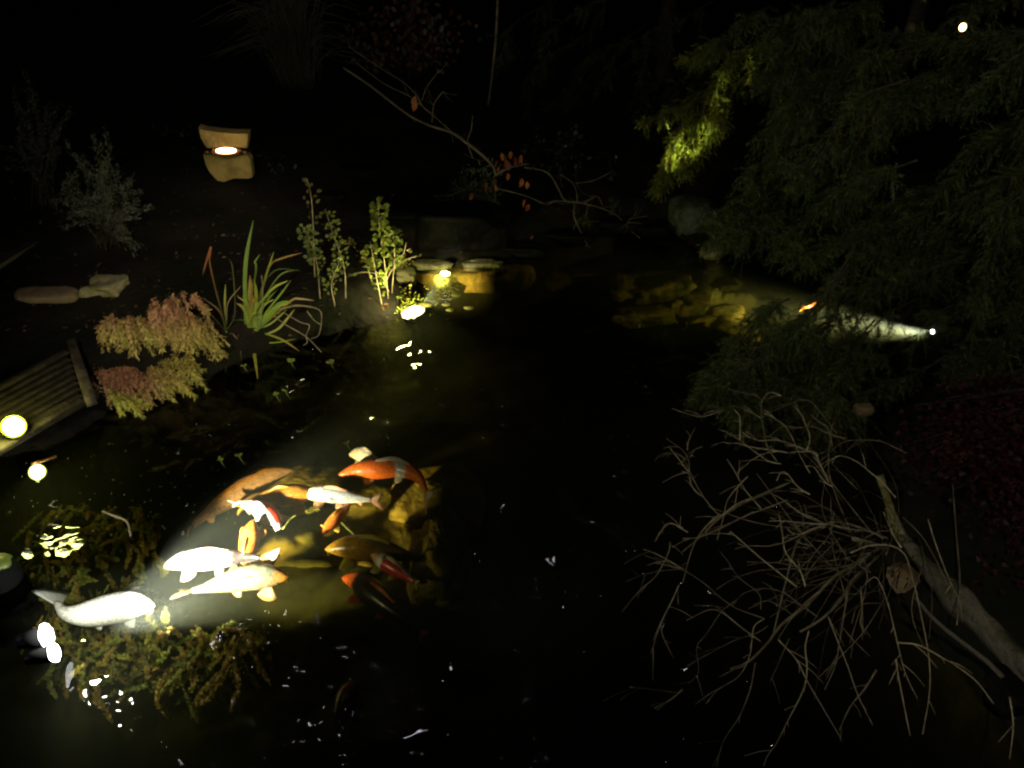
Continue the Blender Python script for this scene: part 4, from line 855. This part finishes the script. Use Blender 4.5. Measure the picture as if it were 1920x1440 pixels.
# ------------------------------------------------------------------ wooden deck, bench slab, lamps
dk = thing('wooden_deck', 'weathered slatted wooden deck end at the left bank', 'deck', PZ(60, 760, .05))
a0, a1 = PZ(-60, 752, .22), PZ(134, 652, .22); b0_, b1 = PZ(-60, 862, .22), PZ(166, 752, .22)
ax = (a1 - a0).normalized(); across = ((b0_ - a0) + (b1 - a1)); across = (across - ax * across.dot(ax)).normalized(); upz = Vector((0, 0, 1))
wd = ((b1 - a1) - ax * (b1 - a1).dot(ax)).length; n_ = 9
for i in range(n_):
    f = (i + .5) / n_; l = 1.5; end = a1.lerp(b1, f); c = end - ax * (l / 2 + .03); mb = MB(); sw = wd / n_ * (.80 if 0 < i < n_ - 1 else .92)
    box(mb, c - upz * (.012 if 0 < i < n_ - 1 else 0), ax, across, upz, l, sw, .03, .004); mb.build('deck_board', M['wood'], dk)
mb = MB(); e = (b1 - a1).normalized(); c = (a1 + b1) / 2; box(mb, c + ax * .012 + upz * .01, e, e.cross(upz).normalized(), upz, (b1 - a1).length + .06, .05, .06, .005); mb.build('end_rail', M['wood'], dk)
mb = MB(); box(mb, (a1 + b1) / 2 - ax * .7 - upz * .06, ax, across, upz, 1.35, wd * .6, .06, .004); mb.build('frame', M['wood'], dk)
mb = MB(); q = [PZ(-40, 420, .3), PZ(80, 400, .3), PZ(92, 440, .3), PZ(-40, 520, .3)]
mb.add(q + [p - Vector((0, 0, .25)) for p in q], [(0, 3, 2, 1), (4, 5, 6, 7)] + [(i, (i + 1) % 4, 4 + (i + 1) % 4, 4 + i) for i in range(4)])
tag(recentre(mb.build('stone_step', M['wood'], smooth=False)), 'dim brown stone step at the far left edge', 'step')

def lamp_head(parent_name, label, c, nrm, r, lens, housing_len=.09, rim='halorim', group='round pond lamps at the left edge'):
    t = thing(parent_name, label, 'lamp', c, group); nrm = nrm.normalized(); mb = MB()
    tube(mb, [c - nrm * housing_len, c - nrm * housing_len * .6, c - nrm * .004], r * .75, r * 1.12, 24); mb.build('housing', M['black'], t)
    mb = MB(); k_ = MB(); disc(mb, c, nrm, r * 1.10, h=.002); mb.build('rim', M[rim], t)  # glowing ring imitates the yellow halo round the lens
    mb = MB(); disc(mb, c + nrm * .003, nrm, r * .93, h=.003, dome=.006); mb.build('lens', M[lens], t)
    return t
CAM = Vector((0, 0, H))
t = lamp_head('pond_lamp', 'large glowing round lamp in front of the wooden deck', SL1, CAM - SL1 + Vector((0, 0, .25)), .048, 'lens')
mb = MB(); tube(mb, [SL1 - (CAM - SL1).normalized() * .06, Vector((SL1.x - .02, SL1.y + .06, .24)), Vector((SL1.x - .02, SL1.y + .08, .20))], .010, .010, 8); mb.build('stand', M['black'], t)
t = lamp_head('pond_lamp', 'smaller glowing round lamp with a copper bracket', SL2, CAM - SL2 + Vector((-.6, .3, .3)), .037, 'lens')
mb = MB(); a = PZ(66, 868, .03); b_ = PZ(106, 856, .03); box(mb, (a + b_) / 2, (b_ - a).normalized(), Vector((0, 0, 1)).cross((b_ - a).normalized()), Vector((0, 0, 1)), (b_ - a).length, .018, .006, .001); mb.build('bracket', M['bronze'], t)
mb = MB(); a = PZ(58, 870, .045); b_ = PZ(74, 864, .045); tube(mb, [a, a.lerp(b_, .5), b_], .006, .006, 8); mb.build('clip', M['bronze'], t)
# underwater spotlight, lower left; second lit head stands in for its reflection
t = thing('underwater_spotlight', 'dazzling white underwater spotlight at the lower left, its reflection built as a second head', 'lamp', PZ(92, 1210, -.05))
for (u, v, r, el) in ((86, 1192, .040, 1.3), (101, 1224, .032, 1.25)):
    c = PZ(u, v, .12); nrm = (CAM - c).normalized() * .6 + Vector((.9, .45, -.15)); nrm.normalize(); mb = MB()
    tube(mb, [c - nrm * .1, c - nrm * .05, c - nrm * .004], r * .7, r * 1.05, 20); hd = mb.build('lamp_head', M['black'], t)
    mb = MB(); disc(mb, c, nrm, r, ry=r * 1.15, h=.003, dome=.006, wob=.16); mb.build('lens', M['whitelens'], t)
# far underwater lamp with its lit fringe
t = thing('underwater_spotlight', 'glaring yellow lamp at the water edge below the leafy stems', 'lamp', SP3)
nrm = (CAM - SP3).normalized() + Vector((.3, .4, .5)); nrm.normalize(); mb = MB(); tube(mb, [SP3 - nrm * .09, SP3 - nrm * .05, SP3 - nrm * .004], .05, .07, 20); mb.build('housing', M['black'], t)
mb = MB(); disc(mb, SP3, nrm, .088, ry=.040, h=.003, dome=.008, wob=.3); mb.build('lens', M['yellowlens'], t)
c = PZ(835, 513, .07); t = thing('underwater_spotlight', 'small hot spot of light built as a lamp under the point of the black boulder', 'lamp', c); nrm = (CAM - c).normalized() + Vector((-.3, 0, .3)); nrm.normalize()  # added glowing disc and housing stand for a glare spot on the water
mb = MB(); tube(mb, [c - nrm * .06, c - nrm * .03, c - nrm * .004], .016, .024, 16); mb.build('housing', M['black'], t); mb = MB(); disc(mb, c, nrm, .034, ry=.018, h=.003, dome=.004, wob=.3); mb.build('lens', M['yellowlens'], t)
c = SP4; t = thing('underwater_spotlight', 'white spotlight sending a beam left under the conifer', 'lamp', c); nrm = (CAM - c).normalized() * .6 + Vector((-1, 0, 0)); nrm.normalize()
mb = MB(); tube(mb, [c - nrm * .08, c - nrm * .05, c - nrm * .004], .015, .019, 18); mb.build('housing', M['black'], t); mb = MB(); disc(mb, c + Vector((-.022, 0, .002)), nrm, .015, h=.003, dome=.004); mb.build('lens', M['whitelens'], t)
# pump housing at the left edge
tb = thing('pump_housing', 'black pump housing with a mossy green top, cut by the left edge', 'pump', PZ(-10, 1120, -.2)); c = PZ(-18, 1052, .12); mb = MB()
tube(mb, [c + Vector((0, 0, z_ - .47)) for z_ in np.linspace(0, .47, 14)], .09, .09, 28, prof=lambda t: 1.15 - .25 * t if t < .85 else .94 * math.sqrt(max(.02, 1 - ((t - .85) / .16) ** 2)))
mb.build('body', M['black'], tb); mb = MB()
disc(mb, c + Vector((.03, 0, -.012)), Vector((.25, 0, 1)), .05, ry=.045, h=.012, dome=.008, col_=(.10, .13, .02), wob=.3)
mb.build('moss', M['leaf'], tb)
# stone lamp: two upright slabs with a lit dish between
yL = 6.0
sl = thing('stone_lamp', 'stone garden lamp with a glowing dish in front of a tan slab', 'lamp', onground(425, 345))
def slab(pxs, y, th, name):
    f = [PY(u, v, y) for u, v in pxs]; bk = [p + Vector((0, th, .01)) for p in f]; n = len(f); mb = MB(); cx = sum(f, Vector()) / n
    f2 = [cx + (p - cx) * .97 + Vector((0, -.006, 0)) for p in f]
    mb.add(f2 + f + bk, [tuple(range(n))[::-1]] + [(i, (i + 1) % n, n + (i + 1) % n, n + i) for i in range(n)] + [(n + i, n + (i + 1) % n, 2 * n + (i + 1) % n, 2 * n + i) for i in range(n)] + [tuple(range(2 * n, 3 * n))])
    return mb.build(name, M['slab'], sl, smooth=False)
slab([(372, 240), (384, 244), (405, 247), (440, 250), (466, 250), (465, 265), (462, 284), (394, 284), (384, 272), (376, 258)], yL, .07, 'upper_slab')
slab([(381, 290), (462, 289), (470, 300), (474, 332), (466, 335), (440, 334), (420, 341), (408, 339), (392, 322), (385, 308)], yL, .07, 'lower_slab')
mb = MB(); c = PY(424, 281, yL - .03); box(mb, c, Vector((1, 0, 0)), Vector((0, 1, 0)), upz, .42, .04, .02, .003); mb.build('shelf_bar', M['black'], sl)
mb = MB(); c = PY(424, 284, yL - .10); vs = []; S = 28
ctr = c
for i in range(7):
    th = i / 6 * math.pi / 2; rr = math.sin(th)
    for k_ in range(S): vs.append(ctr + Vector((math.cos(2 * math.pi * k_ / S) * rr * .115, math.sin(2 * math.pi * k_ / S) * rr * .075, -math.cos(th) * .032)))
mb.add(vs, [(i * S + k_, i * S + (k_ + 1) % S, (i + 1) * S + (k_ + 1) % S, (i + 1) * S + k_) for i in range(6) for k_ in range(S)]); mb.build('dish', M['bronze'], sl)
mb = MB(); disc(mb, PY(424, 283, yL - .105), Vector((0, -.55, 1)), .078, ry=.028, h=.005, dome=.008); mb.build('lens', M['warmlens'], sl)
for dx in (-38, 36):
    mb = MB(); tube(mb, smooth_line([PY(424 + dx * .62, 276, yL - .1), PY(424 + dx * .66, 284, yL - .11), PY(424 + dx * .55, 289, yL - .1)], 8), .006, .005, 8); mb.build('bracket', M['bronze'], sl)
    mb = MB(); disc(mb, PY(424 + dx * .95, 285, yL - .04), Vector((0, -1, .3)), .022, ry=.016, h=.01, dome=.008); mb.build('knob', M['bronze'], sl)
light('stone_lamp_light', 'POINT', PY(424, 284, yL - .32), 1.0, (1, .82, .5), radius=.03)
light('stone_lamp_light', 'POINT', PY(424, 260, yL - .34), .3, (1, .82, .5), radius=.03)
# distant lamp upper right
c = PY(1805, 51, 3.9); t = thing('garden_lantern', 'tiny warm bulb shining at the upper right against the conifer', 'lamp', c)
mb = MB(); vs = []
for i in range(7):
    for k_ in range(12):
        th = math.pi * i / 6; ph = 2 * math.pi * k_ / 12; vs.append(c + Vector((math.sin(th) * math.cos(ph) * .015, math.sin(th) * math.sin(ph) * .015, math.cos(th) * .018)))
mb.add(vs, [(i * 12 + k_, (i + 1) * 12 + k_, (i + 1) * 12 + (k_ + 1) % 12, i * 12 + (k_ + 1) % 12) for i in range(6) for k_ in range(12)]); mb.build('bulb', M['warmlens'], t)
mb = MB(); tube(mb, [c + Vector((0, 0, .016)), c + Vector((.01, 0, .4)), c + Vector((.03, .02, 1.2))], .003, .003, 6); mb.build('cord', M['black'], t)

# ------------------------------------------------------------------ floating leaves, sprouts, weeds
for i, (u, v, s, lb) in enumerate([(855, 553, .032, 'pale floating leaf, uppermost on the dark water'), (836, 571, .027, 'pale floating leaf nearest the glaring lamp'), (843, 581, .027, 'olive floating leaf below its paler neighbour'), (879, 577, .033, 'dull floating leaf farthest right of the group'), (798, 571, .045, 'brightly lit floating leaf touching the glaring lamp')]):
    c = PZ(u, v, .012); mb = MB(); n = 26; vs = [c + Vector((math.cos(a) * s * (1 + .05 * math.sin(3 * a)), math.sin(a) * s * .72, .002 * math.sin(2 * a))) for a in np.linspace(.15, 6.13, n)]
    vs = [c - Vector((0, 0, .001))] + vs; lo = [p - Vector((0, 0, .003)) for p in vs]; m0 = len(vs)
    mb.add(vs + lo, [(0, k_, k_ + 1) for k_ in range(1, n)] + [(m0, m0 + k_ + 1, m0 + k_) for k_ in range(1, n)] + [(k_, m0 + k_, m0 + k_ + 1, k_ + 1) for k_ in range(1, n)], (.34, .32, .12) if i != 2 else (.26, .24, .06))
    tag(recentre(mb.build('floating_leaf', M['leaf'])), lb, 'leaf', 'round floating leaves near the far lamp')
mb = MB()
for i in range(60):
    u, v = random.gauss(836, 14), random.gauss(538, 9); leaflet(mb, PZ(u, v, .02), rand_unit() * Vector((1, 1, .3)), Vector((0, 0, 1)), .02, .018, (.30, .30, .04))
for i in range(240):
    u, v = 762 + random.gauss(0, 22), 570 + random.gauss(0, 12); leaflet(mb, PZ(u, v, .01 + random.random() * .04), rand_unit() * Vector((1, 1, .6)), (Vector((0, 0, 1)) + rand_unit() * .6).normalized(), random.uniform(.008, .022), .012, random.choice([(.28, .30, .03), (.20, .24, .03), (.34, .26, .05), (.10, .14, .02)]))
tag(mb.build('creeping_pondweed', M['leaf']), 'small bright green creeping leaves round the glaring lamp', 'pondweed', kind='stuff')
for i, (u, v, n, lb) in enumerate([(545, 678, 4, 'three leaved sprout with trailing roots under the tall iris'), (620, 681, 4, 'low sprout right of the three leaved one'), (517, 740, 3, 'tiny sprout rising from black water'), (535, 733, 2, 'tiniest round sprout beside its neighbour'), (457, 686, 2, 'round leaved sprout at the iris foot'),
                         (650, 832, 3, 'green sprout above the pale cream koi'), (413, 862, 3, 'dim green sprout left of the long golden koi'), (448, 855, 3, 'dim green sprout above the long golden koi')]):
    c = PZ(u, v, .03); t = thing('water_sprout', lb, 'plant', PZ(u, v, 0), 'small sprouts in the dark water'); mb = MB()
    for k_ in range(n):
        a = k_ * 2.3 + i; leaflet(mb, c, Vector((math.cos(a), math.sin(a) * .8, .35)), Vector((0, -.3, 1)), .030 if i < 2 else .022, .026 if i < 2 else .018, (.22, .28, .05))
    mb.build('leaves', M['leaf'], t); mb = MB(); tube(mb, smooth_line([c, c + Vector((.01, -.008, -.02)), c + Vector((.025, -.015, -.045))], 8), .0022, .0012, 5, c=(.3, .3, .1)); mb.build('stem', M['leaf'], t)
# submerged weed bed at the lower left
def plume(mb, p0, p1, w_, n, cc):
    ln = smooth_line([p0, p0.lerp(p1, .5) + rand_unit() * .03, p1], 14)
    tube(mb, ln, .003, .0015, 4, c=tuple(x * .6 for x in cc))
    for i in range(n):
        f = random.random(); k_ = min(12, int(f * 13)); q = ln[k_].lerp(ln[k_ + 1], f * 13 - k_); ax = (ln[k_ + 1] - ln[k_]).normalized(); e = rand_unit(); e = (e - ax * e.dot(ax)).normalized()
        l = w_ * (.55 + .6 * math.sin(math.pi * min(1, f + .12))) * random.uniform(.6, 1.1); g_ = random.uniform(.65, 1.3)
        leaflet(mb, q, (e + ax * .8).normalized(), rand_unit(), l, l * .34, tuple(x * g_ for x in cc))
mb = MB()
wpoly = [(50, 960), (200, 925), (300, 960), (300, 1040), (260, 1080), (300, 1110), (330, 1170), (520, 1165), (470, 1250), (300, 1290), (130, 1270), (60, 1180)]
cnt = 0
while cnt < 340:
    u, v = random.uniform(30, 540), random.uniform(940, 1340)
    if not in_poly(u, v, wpoly): continue
    cnt += 1; c = PZ(u, v, random.uniform(-.30, -.15)); b0 = c + Vector((random.uniform(-.16, .08), random.uniform(-.14, .08), random.uniform(-.18, -.05)))
    plume(mb, b0, c, .017, 170, random.choice([(.36, .35, .07), (.36, .26, .07), (.24, .28, .06), (.42, .32, .07), (.14, .15, .04)]))
tag(mb.build('submerged_pondweed', M['weed']), 'olive and brown weed bed under water at the lower left', 'pondweed', kind='stuff')
for (u0, v0, u1, v1, z, n, cc, lb) in [(305, 1085, 288, 1038, -.12, 260, (.26, .24, .04), 'yellow weed plume at the snout of the white and dark koi'), (225, 1110, 272, 1082, -.12, 260, (.26, .26, .05), 'bright weed plume above the large white koi'),
        (150, 1085, 168, 1052, -.12, 160, (.18, .22, .04), 'small green weed plume right of the tub'), (306, 1236, 322, 1212, -.08, 60, (.30, .34, .05), 'short bright weed tip below the cream koi'), (150, 1268, 160, 1245, -.08, 60, (.34, .28, .05), 'short yellow weed tip below the dazzling white spotlight'),
        (20, 1075, 90, 1010, -.03, 120, (.14, .2, .03), 'bright green weed strand near the tub'), (590, 930, 575, 960, -.16, 90, (.26, .24, .04), 'weed sprig under the head of the blue grey koi')]:
    mb = MB(); plume(mb, PZ(u0, v0, z - .08), PZ(u1, v1, z), .028, n, cc); tag(recentre(mb.build('weed_plume', M['weed'])), lb, 'water plant', 'single weed plumes near the koi')
mb = MB(); tube(mb, smooth_line([PZ(530, 992, -.10), PZ(545, 973, -.10), PZ(555, 966, -.10)], 8), .004, .003, 6, c=(.4, .38, .08)); tag(recentre(mb.build('weed_stalk', M['weed'])), 'thin pale stalk beside the head of the white and red koi', 'water plant'); mb = MB(); tube(mb, smooth_line([PZ(640, 980, -.2), PZ(665, 1003, -.24), PZ(690, 1018, -.28)], 8), .004, .003, 6, c=(.2, .22, .05))
tag(recentre(mb.build('weed_stalk', M['weed'])), 'dim green stalk above the big yellow ochre koi', 'water plant')
mb = MB(); tube(mb, smooth_line([PZ(192, 959, .012), PZ(215, 968, .012), PZ(238, 978, .012), PZ(245, 1004, .012)], 12), .005, .004, 6)
tag(recentre(mb.build('bent_reed', M['twig'])), 'bent reddish reed floating left of the golden brown koi', 'reed')
mb = MB()
for i in range(1500):
    u, v = random.uniform(-20, 1150), random.uniform(330, 640); p = PZ(u, v, .15)
    if sdist(np.array([[p.x]]), np.array([[p.y]]))[0, 0] < .02 or random.random() < .5: continue
    p.z = ground_z(p.x, p.y) + .006; leaflet(mb, p, rand_unit() * Vector((1, 1, .3)), (Vector((0, 0, 1)) + rand_unit() * .4).normalized(), random.uniform(.015, .05), random.uniform(.008, .022), random.choice([(.06, .04, .02), (.09, .05, .025), (.04, .045, .02), (.12, .06, .03)]))
tag(mb.build('leaf_litter', M['leaf']), 'fallen brown leaves strewn over the dark left and far banks', 'leaf litter', kind='stuff')
# dark weeds shading the right end of the lit water
mb = MB()
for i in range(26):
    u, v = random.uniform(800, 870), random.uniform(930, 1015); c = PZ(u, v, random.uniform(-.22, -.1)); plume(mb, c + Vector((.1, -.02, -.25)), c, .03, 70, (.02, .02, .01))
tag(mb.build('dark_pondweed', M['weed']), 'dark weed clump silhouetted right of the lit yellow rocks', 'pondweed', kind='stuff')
# bits floating on the surface
mb = MB()
for i in range(150):
    u, v = (random.uniform(0, 480), random.uniform(830, 1010)) if i < 90 else (random.uniform(550, 1250), random.uniform(600, 860)); p = PZ(u, v, .008)
    if sdist(np.array([[p.x]]), np.array([[p.y]]))[0, 0] > -.05: continue
    leaflet(mb, p, rand_unit() * Vector((1, 1, .15)), Vector((0, 0, 1)), random.uniform(.005, .010), .006, random.choice([(.16, .16, .10), (.10, .13, .04), (.2, .18, .14)]))
tag(mb.build('duckweed', M['leaf']), 'scattered specks of floating duckweed on the dark water', 'duckweed', kind='stuff')
